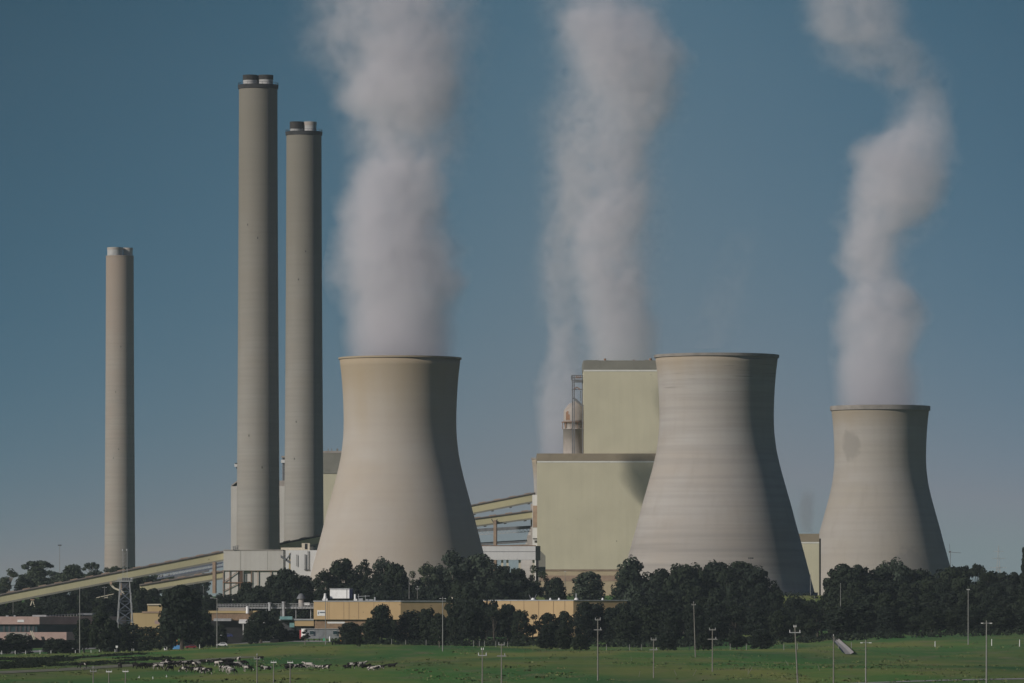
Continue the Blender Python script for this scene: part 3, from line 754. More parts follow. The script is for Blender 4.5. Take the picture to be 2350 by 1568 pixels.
# ------------------------------------------------------------------ low buildings in front of the plant
DP = 2600
t = thing("office_block", (X(60, DP), DP, -4), "two-storey pink office block with dark ribbon windows, half hidden by round trees", "office building")
ca, sa = math.cos(R(12)), math.sin(R(12))
def rot_plan(cx, cy, pts, deg):
    c, s_ = math.cos(R(deg)), math.sin(R(deg))
    return [(cx + p[0] * c - p[1] * s_, cy + p[0] * s_ + p[1] * c) for p in pts]
cu = (X(88, DP), DP)
def band(corner, l_left, l_right, z0, z1, grow, name, m, ang=34):
    """wall band around the building corner: a lit face running left, a shaded one receding"""
    c = Vector((corner[0], corner[1]))
    a = Vector((-1, 0.10)).normalized(); b_ = Vector((math.cos(R(ang)), math.sin(R(ang))))
    nrm = Vector((0.6, -0.8)) * grow
    p0 = c + nrm; p1 = c + b_ * l_right + nrm; p2 = p1 + a * (l_left + 10) + Vector((0, 14)); p3 = c + a * l_left + nrm
    return MB().prism([tuple(p3), tuple(p0), tuple(p1), tuple(p2)], z0, z1).build(name, m, t)
band(cu, 40, 44, Z(1433, DP), Z(1415.5, DP), .9, "upper_wall", M['pink'])
band((cu[0] - .6, cu[1] + .8), 40, 40, Z(1451, DP), Z(1433, DP) - .004, 0.0, "upper_glazing", M['glass'])
cl = (X(150, DP), DP)
band(cl, 52, 20, Z(1469, DP), Z(1451, DP) - .006, .9, "lower_wall", M['pink'])
band((cl[0] - .8, cl[1] + 1), 50, 18, -6, Z(1469, DP) - .007, 0.0, "lower_dark_band", M['dark'])  # near-black band below the lower wall
b = MB()
for px in (6, 18, 34, 44, 55, 64, 74): b.obox((X(px, DP), DP - .2 + .1 * (cu[0] - X(px, DP)) + .7, Z(1450.5, DP)), (.9, -.09, 0), (0, .5, 0), (0, 0, Z(1434, DP) - Z(1450.5, DP)))
b.each("window_mullion", M['darksteel'], t)
b = MB(); b.box(X(40, DP), X(55, DP), DP - .75 + .1 * (cu[0] - X(47, DP)) - .12, DP + 2.0, Z(1428, DP), Z(1422.5, DP)); b.build("white_name_board", M['white'], t)
b = MB(); b.box(X(16, DP), X(62, DP), DP - 4, DP - .5, Z(1465, DP), Z(1452, DP)); b.prism([(X(60, DP), DP - 4), (X(66, DP), DP - 4), (X(66, DP), DP - .5), (X(60, DP), DP - .5)], Z(1478, DP), Z(1455, DP)); b.build("stair_parapet", M['silo'], t)
b = MB(); b.bar(W(70, 1448, DP - 3), W(78, 1468, DP - 3), .5); b.bar(W(74, 1448, DP - 3), W(81, 1467, DP - 3), .3); b.build("stair_stringer", M['cream'], t)
b = MB()
for i in range(14):
    px = 108 + i * 6.8; dd = DP + 8 + i * 2.3
    b.bar(W(px, 1418 - i * .35, dd), W(px, 1412.5 - i * .4, dd), .16)
b.bar(W(106, 1413.5, DP + 8), W(205, 1408, DP + 40), .2); b.build("roof_rail", M['galv'], t)
b = MB(); b.obox(W(180, 1412, DP + 34), (6, 2, 0), (1, 4, 0), (0, 0, .9)); b.box(X(12, DP), X(18, DP), DP + 3, DP + 5, Z(1415.5, DP) + .004, Z(1412.8, DP)); b.box(X(30, DP), X(34, DP), DP + 3, DP + 5, Z(1415.5, DP) + .005, Z(1412.3, DP)); b.box(X(72, DP), X(104, DP), DP + 5, DP + 7, Z(1415.5, DP) + .006, Z(1411.6, DP)); b.each("roof_unit", M['galv'], t)
b = MB()
for i, px in enumerate((174, 178.5, 186, 189.5, 193, 197)): b.obox(W(px, 1444.5 - (i % 2) * .5, DP + 21), (.7 if i % 2 else .5, .8, 0), (.2, .3, 0), (0, 0, .95))
b.each("white_box", M['white'], t)  # plain white boxes for small bright marks

DO = 2650
t = thing("workshop", (X(870, DO), DO, 1), "long orange panelled workshop with flat roof and white sign, behind dark trees", "industrial building")
zt_ = lambda px: Z(1384 - (px - 720) * 0.032, DO)
z0 = Z(1422, DO); zr = Z(1381, DO)
A0, A1, A2 = X(720, DO), X(920, DO), X(1102, DO)
far = DO + 40
MB().prism([(A0, DO), (A1, DO - 6), (A2, DO + 8), (A2, DO + 80), (A0, DO + 70)], z0, zr).build("wall", M['orange'], t)
MB().prism([(A0 - .25, DO - .2), (A1 + .1, DO - 6.3), (A2 + .3, DO + 7.8), (A2, DO + 80.2), (A0 - .25, DO + 70.2)], zr + .004, zr + .45).build("roof_edge", M['galv'], t)
MB().prism([(A0 + .4, DO + 1.2), (A1 - 1, DO - 4.4), (A2 - 1, DO + 10), (A2 - 1, DO + 79), (A0 + .4, DO + 69)], -3, z0 - .004).build("base_wall", M['brown_wall'], t)
b = MB()
def face(px):                       # y of the lit front at px
    f = (X(px, DO) - A0) / (A1 - A0); return DO - 6 * f
for px in (751, 755, 789, 801, 823, 858, 893): b.obox((X(px, DO), face(px) - .06, z0 + .1), (.16, 0, 0), (0, .05, 0), (0, 0, zr - z0 - .2))
b.each("panel_joint", M['brown_wall'], t)
sg = MB(); sg.obox((X(728, DO), face(728) - .14, Z(1413.5, DO)), (3.7, -.42, 0), (0, .1, 0), (0, 0, 2.5)); sg = sg.build("sign_board", M['white'], t)
b = MB(); b.obox((X(730, DO), face(730) - .2, Z(1410, DO)), (.3, -.03, 0), (0, .05, 0), (0, 0, 1.2))
for i in range(7): b.obox((X(733.5 + i * 1.9, DO), face(733.5 + i * 1.9) - .2, Z(1406.8, DO)), (.25, -.025, 0), (0, .05, 0), (0, 0, .5))
b.build("lettering", M['bluesteel'], sg)
b = MB(); b.box(X(752, DO), X(792, DO), DO - 6.6, DO - 5.2, Z(1431, DO), Z(1427, DO)); b.box(X(792, DO), X(806, DO), DO - 6.6, DO - 5.4, Z(1433, DO), Z(1429, DO)); b.each("white_pipe", M['white'], t)
b = MB(); b.box(X(676, DO), X(720, DO) - .004, DO + 1, DO + 50, Z(1437, DO), Z(1424, DO)); b.build("low_wing", M['orange'], t)
b = MB(); b.box(X(640, DO), X(720, DO), DO + .6, DO + 50, Z(1424, DO) + .003, Z(1421, DO)); b.build("low_wing_roof", M['galv'], t)
b = MB(); b.box(X(642, DO), X(676, DO) - .01, DO + 6, DO + 48, -2, Z(1424, DO)); b.build("bay_shade", M['darksteel'], t)  # solid dark block paints the shade inside the bay
b = MB(); b.box(X(664, DO), X(675, DO), DO + 2, DO + 5.9, Z(1440, DO), Z(1428, DO)); b.obox(W(642, 1422, DO), (5.6, 0, 0), (0, 3, 0), (0, 0, 1.4)); b.each("teal_panel", M['teal'], t)
b = MB(); b.box(X(680, DO), X(722, DO), DO + 2, DO + 9, -1, Z(1437, DO) - .004); b.build("void_shade", M['dark'], t)  # near-black block paints the shade under the wing

DQ = 2655
t = thing("workshop", (X(1200, DQ), DQ, 1), "lower orange panelled workshop with skylights and dim brown end, below the yellow boiler house", "industrial building")
B0, B1, B2 = X(1086, DQ), X(1316, DQ), X(1440, DQ)
zq0, zq1 = -2, Z(1379, DQ)
MB().prism([(B0, DQ + 20), (B1, DQ + 4), (B2, DQ + 15), (B2, DQ + 70), (B0, DQ + 70)], zq0, zq1).build("wall", M['orange'], t)
MB().prism([(B0 - .2, DQ + 19.8), (B1 + .1, DQ + 3.7), (B2 + .3, DQ + 14.8), (B2, DQ + 70.2), (B0 - .2, DQ + 70.2)], zq1 + .004, zq1 + .4).build("roof_edge", M['galv'], t)
b = MB()
for px in (1126, 1171, 1202, 1236, 1270, 1296): 
    f = (X(px, DQ) - B0) / (B1 - B0); b.obox((X(px, DQ), DQ + 20 - 16 * f - .12, zq0 + 3), (.16, 0, 0), (0, .1, 0), (0, 0, zq1 - zq0 - 3.1))
b.each("panel_joint", M['brown_wall'], t)
b = MB()
for px, w_ in ((1117, 5), (1224, 5.5), (1264, 3), (1284, 3), (1324, 5.5), (1385, 3)): b.cyl((X(px, DQ), DQ + 24, zq1 + .405), (X(px, DQ), DQ + 24, zq1 + 1.3), w_ * S(DQ), w_ * .55 * S(DQ), 12)
b.each("skylight", M['white'], t)
b = MB(); b.bar(W(1322, 1377, DQ + 25), W(1322, 1362, DQ + 25), .45); b.bar(W(1214, 1365, DQ + 26), W(1219, 1376, DQ + 26), .15); b.bar(W(1231, 1364, DQ + 26), W(1226, 1376, DQ + 26), .15); b.each("roof_stack", M['galv'], t)

t = thing("water_tank_cabin", (X(778, DO), DO + 14, zr + .5), "white rooftop plant cabin with shaded end painted blue on the orange workshop", "rooftop cabin")
zc0 = zr + .46
b = MB(); b.prism([(X(755, DO), DO + 14), (X(800, DO), DO + 12), (X(806, DO), DO + 20), (X(761, DO), DO + 23)], zc0 + 1.0, Z(1352, DO)); b.build("wall", M['white'], t)
b = MB(); b.prism([(X(754, DO), DO + 13.7), (X(800.3, DO), DO + 11.6), (X(806.6, DO), DO + 20.2), (X(761, DO), DO + 23.5)], Z(1352, DO) + .003, Z(1350.3, DO)); b.build("roof", M['galv'], t)
b = MB(); b.obox((X(800, DO) + .01, DO + 11.9, zc0 + 1.05), (X(806, DO) - X(800, DO), 8.0, 0), (.06, -.05, 0), (0, 0, Z(1352.4, DO) - zc0 - 1.05)); b.build("end_shade", M['blue'], t)  # blue sheet paints the shade on the white cabin's end
b = MB(); b.box(X(757, DO), X(798, DO), DO + 14.5, DO + 19, zc0 + .01, zc0 + .996); b.build("base_frame", M['gutter'], t)
b = MB(); b.obox((X(793.5, DO), DO + 12.2, zc0 + 1.1), (.3, 0, 0), (0, .2, 0), (0, 0, 4.6)); b.build("downpipe", M['steel'], t)
def roof_item(name, label, cat, shapes, m, group=None):
    b_ = MB()
    for s_ in shapes: s_(b_)
    o_ = b_.build(name, m, at=(b_.v[0][0], b_.v[0][1], min(p[2] for p in b_.v)))
    return tag(o_, label, cat, group)
zk = zr + .455
roof_item("roof_vent", "white bottle-shaped vent standing on the workshop roof beside the white cabin", "vent", [lambda b: b.lathe(X(744, DO), DO + 12, [(.9, zk), (.7, zk + 1.6), (.5, zk + 2.4), (.5, zk + 3.2), (.01, zk + 3.3)], 12), lambda b: b.box(X(738, DO), X(750, DO), DO + 11, DO + 13, zk, zk + .9)], M['white'])
roof_item("roof_vent", "thin white pipe vent on the workshop roof past the cabin's blue end", "vent", [lambda b: b.cyl((X(814, DO), DO + 6, zk), (X(814, DO), DO + 6, zk + 2.9), .45), lambda b: b.box(X(811, DO), X(819, DO), DO + 5, DO + 7.5, zk, zk + .8)], M['white'])
roof_item("roof_plant", "low clutter of white ducts and rails on the workshop roof", "roof plant", [lambda b: b.box(X(822, DO), X(832, DO), DO + 5, DO + 8, zk, zk + 1.0), lambda b: b.bar((X(820, DO), DO + 5, zk + 1.9), (X(848, DO), DO + 5, zk + 2.1), .2), lambda b: b.bar((X(822, DO), DO + 5, zk), (X(822, DO), DO + 5, zk + 3.0), .2), lambda b: b.bar((X(838, DO), DO + 5, zk), (X(838, DO), DO + 5, zk + 2.4), .2), lambda b: b.box(X(838, DO), X(856, DO), DO + 6, DO + 9, zk, zk + .6), lambda b: b.cyl((X(860, DO), DO + 5, zk), (X(860, DO), DO + 5, zk + 1.6), .4)], M['galv'])
roof_item("roof_box", "small cream cabinet on the far end of the long orange workshop's roof", "roof plant", [lambda b: b.box(X(1031, DO), X(1038, DO), DO + 38, DO + 41, zk, zk + 2.2), lambda b: b.box(X(1030.5, DO), X(1038.5, DO), DO + 37.8, DO + 41.2, zk + 2.203, zk + 2.4)], M['cream'])

DV = 2700
t = thing("pipe_gallery", (X(600, DV), DV, 4), "white railed pipe gallery running along to the orange workshop", "pipe gallery")
zg = Z(1397, DV)
b = MB(); b.box(X(505, DV), X(722, DV), DV, DV + 4, zg, zg + .7); b.build("deck", M['galv'], t)
b = MB()
for row in (1386, 1389.5, 1393): b.bar(W(497, row + .8, DV - .1), W(722, row - .6, DV - .1), .2)
for i in range(33): b.bar(W(505 + i * 6.7, 1386.4, DV - .1), W(505 + i * 6.7, 1396, DV - .1), .14)
b.build("handrail", M['galv'], t)
b = MB()
for i in range(7): b.box(X(508 + i * 34, DV), X(509.5 + i * 34, DV), DV + 1, DV + 2, -2, zg - .004)
b.each("post", M['galv'], t)
for i, (px, r0, r1, lab) in enumerate(((674 - 23, 1420, 1381, "taller slender white exhaust stack beside the railed pipe gallery"), (638 - 19, 1402, 1383, "shorter white exhaust stack rising through the pipe gallery rail"))):
    b_ = MB(); b_.cyl(W(px, r0, DV - 1.5), W(px, r1, DV - 1.5), .62, n=14); b_.lathe(X(px, DV - 1.5), DV - 1.5, [(.63, Z(r1 + 3, DV)), (.85, Z(r1 + 3, DV)), (.85, Z(r1, DV)), (.63, Z(r1 - .1, DV))], 14, True)
    tag(b_.build("exhaust_stack", M['galv'], at=W(px, r0, DV - 1.5)), lab, "exhaust stack")
t = thing("ventilator", (X(690, DV), DV + 8, 4), "grey domed ventilator with conical cowl between pipe gallery and orange workshop", "ventilator")
cxv, cyv = X(690, DV), DV + 6
MB().lathe(cxv, cyv, [(1.3, Z(1398, DV)), (1.2, Z(1375, DV)), (.9, Z(1374, DV))], 20).build("drum", M['silo'], t, True)
MB().lathe(cxv, cyv, [(2.1, Z(1374.5, DV)), (2.0, Z(1373, DV)), (1.3, Z(1366, DV)), (.6, Z(1362.5, DV)), (.01, Z(1362, DV))], 20).build("cowl", M['steel'], t, True)
b_ = MB(); b_.box(X(698, DV), X(710, DV), DV + 1, DV + 4, Z(1390, DV), Z(1384, DV)); b_.box(X(698, DV) - .1, X(710, DV) + .1, DV + .9, DV + 4.1, Z(1384, DV) + .003, Z(1383.3, DV)); tag(b_.build("plant_cabinet", M['white'], at=W(704, 1390, DV + 1)), "small white cabinet on the pipe gallery beside the domed ventilator", "cabinet")

DL = 2690
t = thing("canteen_block", (X(520, DL), DL, 1), "low building with yellow fascia strip and white awning behind the parked cars", "low building")
MB().box(X(478, DL), X(590, DL), DL - .4, DL + 30, Z(1407.5, DL), Z(1402, DL)).build("fascia", M['ochre'], t)
MB().box(X(486, DL), X(580, DL), DL, DL + 28, Z(1424, DL), Z(1407.5, DL) - .004).build("wall", M['brown_wall'], t)
MB().box(X(500, DL), X(563, DL), DL + 3, DL + 20, Z(1402, DL) + .003, Z(1395, DL)).each("roof_unit", M['silo'], t)
MB().obox(W(548, 1431, DL - 6), (12.4, 0, 0), (0, 6.3, 1.0), (0, 0, .9)).build("awning", M['white'], t)
b = MB(); b.obox(W(490, 1425.5, DL - 3), (8, 0, 0), (0, 3, .5), (0, 0, .7)); b.build("awning", M['galv'], t)
b = MB()
for px in (558, 580): b.bar(W(px, 1432, DL - 5.7), W(px, 1458, DL - 5.7), .28)
b.each("awning_post", M['white'], t)
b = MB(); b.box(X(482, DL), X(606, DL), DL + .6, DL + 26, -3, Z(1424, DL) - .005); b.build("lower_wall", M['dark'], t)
b_ = MB(); b_.cyl(W(568, 1408, DL - 1.2), W(568, 1393, DL - 1.2), .75, n=14); b_.lathe(X(568, DL), DL - 1.2, [(.76, Z(1394.5, DL)), (.9, Z(1394, DL)), (.5, Z(1392, DL)), (.01, Z(1391.6, DL))], 14); tag(b_.build("roof_tank", M['white'], at=W(568, 1408, DL - 1.2)), "small white cylindrical tank on the yellow fascia roof", "tank")

t = thing("pump_house", (X(370, DL), DL, 1), "ochre flat-roofed pump house peeping out between dark trees near the lattice tower", "low building")
MB().box(X(300, DL), X(402, DL), DL, DL + 20, -2, Z(1407, DL)).build("wall", M['ochre'], t)
MB().box(X(326, DL), X(400, DL), DL - .3, DL + 20.3, Z(1407, DL) + .003, Z(1403.5, DL)).build("roof", M['brown_leg'], t)
MB().box(X(355, DL), X(402, DL), DL - .06, DL - .003, Z(1432, DL), Z(1424, DL)).build("pink_base", M['pink'], t)
b = MB(); b.box(X(366, DL), X(371, DL), DL - .08, DL - .004, Z(1424, DL), Z(1417, DL)); b.build("window", M['glass'], t)
t = thing("roof_house", (X(357, DL), DL + 5, 9), "small yellow box house with pale flat roof above the ochre pump house", "low building")
MB().box(X(338, DL), X(371, DL), DL + 2, DL + 9, Z(1403.5, DL) + .01, Z(1389, DL)).build("wall", M['ochre'], t)
MB().box(X(337, DL), X(372, DL), DL + 1.4, DL + 9.5, Z(1389, DL) + .003, Z(1386.2, DL)).build("roof", M['cream'], t)
b = MB()
for row in (1390, 1393, 1396, 1399): b.bar(W(373, row, DL + 4), W(394, row - .6, DL + 4), .2)
for px in (377, 384, 391): b.bar(W(px, 1389, DL + 4), W(px, 1403, DL + 4), .2)
b.build("roof_rail", M['galv'], t)

DC = 2440
cgz = ground_z(X(730, DC), DC)
t = thing("site_cabin", (X(735, DC), DC, cgz), "long white portable cabin with two square windows beside the red door", "portable cabin")
def cz(row): return Z(row, DC)
c0, c1, c2 = X(691, DC), X(701, DC), X(778, DC)
MB().prism([(c0, DC + 3), (c1, DC), (c2, DC + 4), (c2 - 1, DC + 9), (c0 + 1, DC + 8)], cz(1466), cz(1444)).build("wall", M['galv'], t)
MB().prism([(c0 - .1, DC + 2.9), (c1, DC - .2), (c2 + .1, DC + 3.8), (c2 - 1, DC + 9.2), (c0 + .9, DC + 8.2)], cz(1444) + .003, cz(1443.2)).build("roof", M['white'], t)
MB().obox((c0 + .05, DC + 2.88, cz(1465.5)), (c1 - c0 - .1, -2.95, 0), (-.04, -.04, 0), (0, 0, cz(1444.6) - cz(1465.5))).build("white_end_panel", M['white'], t)
for px in (711, 764):
    yy = DC + 4 * (X(px, DC) - c1) / (c2 - c1)
    w_ = MB().obox((X(px, DC), yy - .05, cz(1457)), (1.5, .15, 0), (0, .04, 0), (0, 0, cz(1448) - cz(1457))).build("window", M['glass'], t)
    f_ = MB(); f_.obox((X(px, DC) - .1, yy - .09, cz(1457.6)), (1.7, .17, 0), (0, .03, 0), (0, 0, .12)); f_.obox((X(px, DC) - .1, yy - .09, cz(1448)), (1.7, .17, 0), (0, .03, 0), (0, 0, .12)); f_.build("frame", M['white'], w_)
MB().obox((c0 - .75, DC + 3.4, cz(1466)), (.7, -.2, 0), (.1, .5, 0), (0, 0, cz(1446) - cz(1466))).build("red_door", M['red'], t)
b = MB()
for i in range(6): b.box(c1 + 1 + i * 2.2, c1 + 1.4 + i * 2.2, DC + 2 + .6 * i, DC + 3 + .6 * i, cgz - .5, cz(1466) - .004)
b.each("footing", M['darksteel'], t)

def small(name, label, cat, px, row, d, fn, m, group=None):
    b_ = MB(); o = Vector((X(px, d), d, ground_z(X(px, d), d)))
    fn(b_, o)
    return tag(b_.build(name, m, at=o), label, cat, group)
small("wheelie_bin", "green bin standing in front of the white portable cabin", "bin", 744, 0, 2425, lambda b, o: (b.obox(o + Vector((-.45, -.4, 0)), (.9, 0, 0), (0, .8, 0), (0, 0, 1.1)), b.obox(o + Vector((-.5, -.45, 1.1)), (1.0, 0, 0), (0, .95, .1), (0, 0, .15)), b.cyl(o + Vector((-.5, .4, .15)), o + Vector((.5, .4, .15)), .15)), M['greenp'])
small("gas_bottle", "tall white cylinder standing before the white portable cabin", "gas cylinder", 757, 0, 2423, lambda b, o: b.lathe(o.x, o.y, [(.35, o.z), (.35, o.z + 1.7), (.2, o.z + 1.95), (.1, o.z + 2.0), (.1, o.z + 2.2), (.01, o.z + 2.2)], 12), M['white'])
small("drum", "squat orange drum at the tree end of the portable cabin", "drum", 784, 0, 2420, lambda b, o: b.lathe(o.x, o.y, [(.5, o.z), (.5, o.z + .5), (.55, o.z + .52), (.5, o.z + .56), (.5, o.z + 1.1), (.01, o.z + 1.1)], 14), M['orangep'])
for i, px in enumerate((714, 719, 725, 731, 737)):
    small("kerb_block", "pale low kerb stone, one of a row lying before the portable cabin", "kerb stone", px, 0, 2405 + i, lambda b, o: (b.obox(o + Vector((-.35, -.2, 0)), (.7, 0, 0), (0, .4, 0), (0, 0, .35)), b.obox(o + Vector((-.28, -.15, .35)), (.56, 0, 0), (0, .3, 0), (0, 0, .12))), M['paleconc'], "kerb stones before the cabin")
small("barrier_wall", "low brown block wall at the foot of the rounded tree by the cars", "wall", 632, 0, 2450, lambda b, o: (b.obox(o + Vector((-2.2, -.3, 0)), (3.6, 0, 0), (0, .6, 0), (0, 0, 1.2)), b.obox(o + Vector((-2.3, -.35, 1.2)), (3.8, 0, 0), (0, .7, 0), (0, 0, .15))), M['brown_leg'])
small("machine", "tall orange hoist frame with red base between tree trunks", "hoist", 403, 0, 2480, lambda b, o: (b.bar(o + Vector((-.5, 0, 0)), o + Vector((-.5, 0, 5.4)), .35), b.bar(o + Vector((.5, 0, 0)), o + Vector((.5, 0, 5.2)), .35), b.bar(o + Vector((-.5, 0, 5.2)), o + Vector((.5, 0, 4.2)), .3), b.bar(o + Vector((-.5, 0, 2.4)), o + Vector((.5, 0, 3.6)), .3), b.obox(o + Vector((-.8, -.5, 0)), (1.6, 0, 0), (0, 1, 0), (0, 0, 1.0))), M['orangep'])
small("skip_bin", "bright blue skip beside the orange hoist", "skip", 405, 0, 2460, lambda b, o: (b.obox(o + Vector((-1.5, -.8, .1)), (3.0, 0, 0), (0, 1.6, 0), (0, 0, 1.5)), b.obox(o + Vector((-1.65, -.9, 1.6)), (3.3, 0, 0), (0, 1.8, 0), (0, 0, .18))), M['bluebright'])
small("water_tank", "small white cube tank with dark lid in the shade by the hoist", "tank", 380, 0, 2440, lambda b, o: (b.obox(o + Vector((-.65, -.6, 0)), (1.3, 0, 0), (0, 1.2, 0), (0, 0, 1.2)), b.cyl(o + Vector((0, 0, 1.2)), o + Vector((0, 0, 1.45)), .3), b.obox(o + Vector((-.5, .6, .8)), (1.8, 0, 0), (0, .8, 0), (0, 0, 1.3))), M['white'])
small("tarp_heap", "blue tarpaulin peaks glimpsed under the dark trees", "tarpaulin", 1511, 0, 2560, lambda b, o: (b.cyl(o + Vector((0, 0, 1.5)), o + Vector((0, 0, 5.5)), 1.2, .2, 6), b.cyl(o + Vector((-2.2, .3, 1.5)), o + Vector((-2.2, .3, 3.9)), 1.1, .5, 6), b.obox(o + Vector((-3.5, -.8, 0)), (5, 0, 0), (0, 2, 0), (0, 0, 1.5))), M['bluebright'])
small("yard_shelter", "cream yard shelter glimpsed under the dark trees beside the blue tarpaulin", "shelter", 1524, 0, 2560, lambda b, o: (b.obox(o + Vector((-1.2, -.5, 1.0)), (2.8, 0, 0), (0, 2, 0), (0, 0, 2.2)), b.obox(o + Vector((-1.6, -.8, 3.2)), (3.4, 0, 0), (0, 2.6, .6), (0, 0, .3)), b.obox(o + Vector((-1.4, -.3, 0)), (3.6, 0, 0), (0, 1.5, 0), (0, 0, .99))), M['cream'])

# ------------------------------------------------------------------ cars
def car(px, d, rz, label, paint, base=None):
    x = X(px, d)
    t = thing("parked_car", (x, d, ground_z(x, d) if base is None else base), label, "car", "cars parked by the low buildings", R(rz))
    prof = [(-2.2, .35), (-2.2, .85), (-1.9, 1.0), (-1.15, 1.05), (-.55, 1.58), (1.25, 1.62), (2.0, 1.05), (2.2, .95), (2.2, .35)]
    b_ = MB()
    n = len(prof)
    for s_ in (-1, 1):
        for (px_, pz_) in prof: b_.v.append((px_, s_ * (.88 if pz_ < 1.1 else .68), pz_))
    for i in range(n):
        j = (i + 1) % n; b_.f.append((i, j, n + j, n + i))
    b_.f.append(tuple(range(n))[::-1]); b_.f.append(tuple(range(n, 2 * n)))
    def loc(mb, name, m, sm=False):
        me = bpy.data.meshes.new(name); me.from_pydata(mb.v, [], mb.f); me.materials.append(m)
        o = bpy.data.objects.new(name, me); COL.objects.link(o); o.parent = t
        return o
    loc(b_, "body", paint)
    gl = MB()
    for s_ in (-1, 1):
        y0, y1 = s_ * .86, s_ * .71
        gl.quad((-.95, y0, 1.10), (1.6, y0, 1.10), (1.15, y1, 1.54), (-.5, y1, 1.52)) 
        gl.v[-4:] = [(v[0], v[1] + s_ * .012, v[2]) for v in gl.v[-4:]]
    gl.quad((-1.16, -.75, 1.08), (-1.16, .75, 1.08), (-.60, .62, 1.56), (-.60, -.62, 1.56))
    gl.quad((2.0, -.75, 1.08), (2.0, .75, 1.08), (1.29, .62, 1.60), (1.29, -.62, 1.60))
    loc(gl, "windows", M['car_glass'])
    for wx in (-1.4, 1.35):
        for s_ in (-1, 1):
            wh = MB().cyl((wx, s_ * .74, .34), (wx, s_ * .92, .34), .34, n=14)
            loc(wh, "wheel", M['tyre'])
    return t
M['car_white'] = plain("car_white", (0.74, 0.74, 0.74), 0.3, 0.05, 0.5)
M['car_blue'] = plain("car_blue", (0.04, 0.05, 0.16), 0.3, 0.05, 0.5)
M['car_grey'] = plain("car_grey", (0.30, 0.31, 0.33), 0.3, 0.05, 0.5)
M['car_red'] = plain("car_red", (0.22, 0.03, 0.035), 0.3, 0.05, 0.5)
car(509, 2425, 8, "white station wagon nearest the grass beside the tall pole", M['car_white'])
car(503, 2520, 18, "white car parked behind the white station wagon", M['car_white'], Z(1463, 2520))
car(522, 2540, 5, "dark blue car parked beyond the white station wagon", M['car_blue'], Z(1463, 2540))
car(618, 2470, 165, "white car at the foot of the rounded tree by the brown block wall", M['car_white'], Z(1466, 2470))
car(448, 2500, 12, "white car half hidden behind the biggest tree's trunk", M['car_white'], Z(1467, 2500))
car(498 - 23, 2560, 30, "grey car in the shade behind the biggest tree", M['car_grey'], Z(1463, 2560))
car(438, 2440, 10, "dark red car in shade at the foot of the biggest tree", M['car_red'])

# ------------------------------------------------------------------ lattice tower, masts, pylons
DT = 2500
t = thing("lattice_tower", (X(287, DT), DT, ground_z(X(287, DT), DT)), "grey steel lattice tower with railed platform and thin antenna mast, before the long conveyor", "lattice tower")
zt0, zt1 = ground_z(X(287, DT), DT), Z(1335, DT)
xc = X(287, DT)
h0, h1 = 21 * S(DT), 11 * S(DT)
def leg_pt(sx_, sy_, f): h = h0 + (h1 - h0) * f; return Vector((xc + sx_ * h, DT + sy_ * h, zt0 + (zt1 - zt0) * f))
for sx_, sy_ in ((-1, -1), (1, -1), (-1, 1), (1, 1)):
    MB().bar(leg_pt(sx_, sy_, 0), leg_pt(sx_, sy_, 1), .34).build("leg", M['galv'], t)
b = MB(); nb = 7
cs = ((-1, -1), (1, -1), (1, 1), (-1, 1))
for k in range(nb):
    f0, f1 = k / nb, (k + 1) / nb
    for i in range(4):
        a, c = cs[i], cs[(i + 1) % 4]
        b.bar(leg_pt(*a, f0), leg_pt(*c, f1), .14); b.bar(leg_pt(*c, f0), leg_pt(*a, f1), .14); b.bar(leg_pt(*a, f1), leg_pt(*c, f1), .16)
b.build("bracing", M['bluesteel'], t)
b = MB(); b.box(xc - 3.0, xc + 3.2, DT - 2.6, DT + 2.6, zt1, zt1 + .4); b.box(xc - 4.2, xc - 3.0, DT - .5, DT + .5, zt1 + .05, zt1 + .3); b.build("platform", M['galv'], t)
b = MB()
for i in range(9):
    px = xc - 3.0 + i * .77
    for yy in (DT - 2.6, DT + 2.6): b.bar((px, yy, zt1 + .4), (px, yy, zt1 + 1.6), .1)
for zz in (1.0, 1.6):
    for yy in (DT - 2.6, DT + 2.6): b.bar((xc - 3, yy, zt1 + zz), (xc + 3.2, yy, zt1 + zz), .1)
b.build("platform_rail", M['galv'], t)
b = MB(); b.box(xc - 1.2, xc + 2.2, DT - 1.6, DT + 1.6, zt1 + .403, zt1 + 1.5); b.box(xc - 1.4, xc + 2.4, DT - 1.8, DT + 1.8, zt1 - 2.6, zt1 - .01); b.build("equipment_cabin", M['darksteel'], t)
b = MB()
for dx in (-.9, .9):
    b.bar((xc + dx, DT, zt1 + .4), (xc + dx, DT, Z(1264, DT)), .16)
    b.cyl((xc + dx, DT - .3, Z(1264, DT)), (xc + dx, DT - .3, Z(1261, DT)), .35, n=8)
for k in range(9): b.bar((xc - .9, DT, zt1 + 1 + k * 1.45), (xc + .9, DT, zt1 + 2.4 + k * 1.45), .08)
b.build("antenna_mast", M['galv'], t)
b = MB(); b.obox((xc + 2.0, DT - 1, zt1 + .5), (1.0, 0, 0), (0, .8, 0), (0, 0, .9)); b.build("dish", M['white'], t)

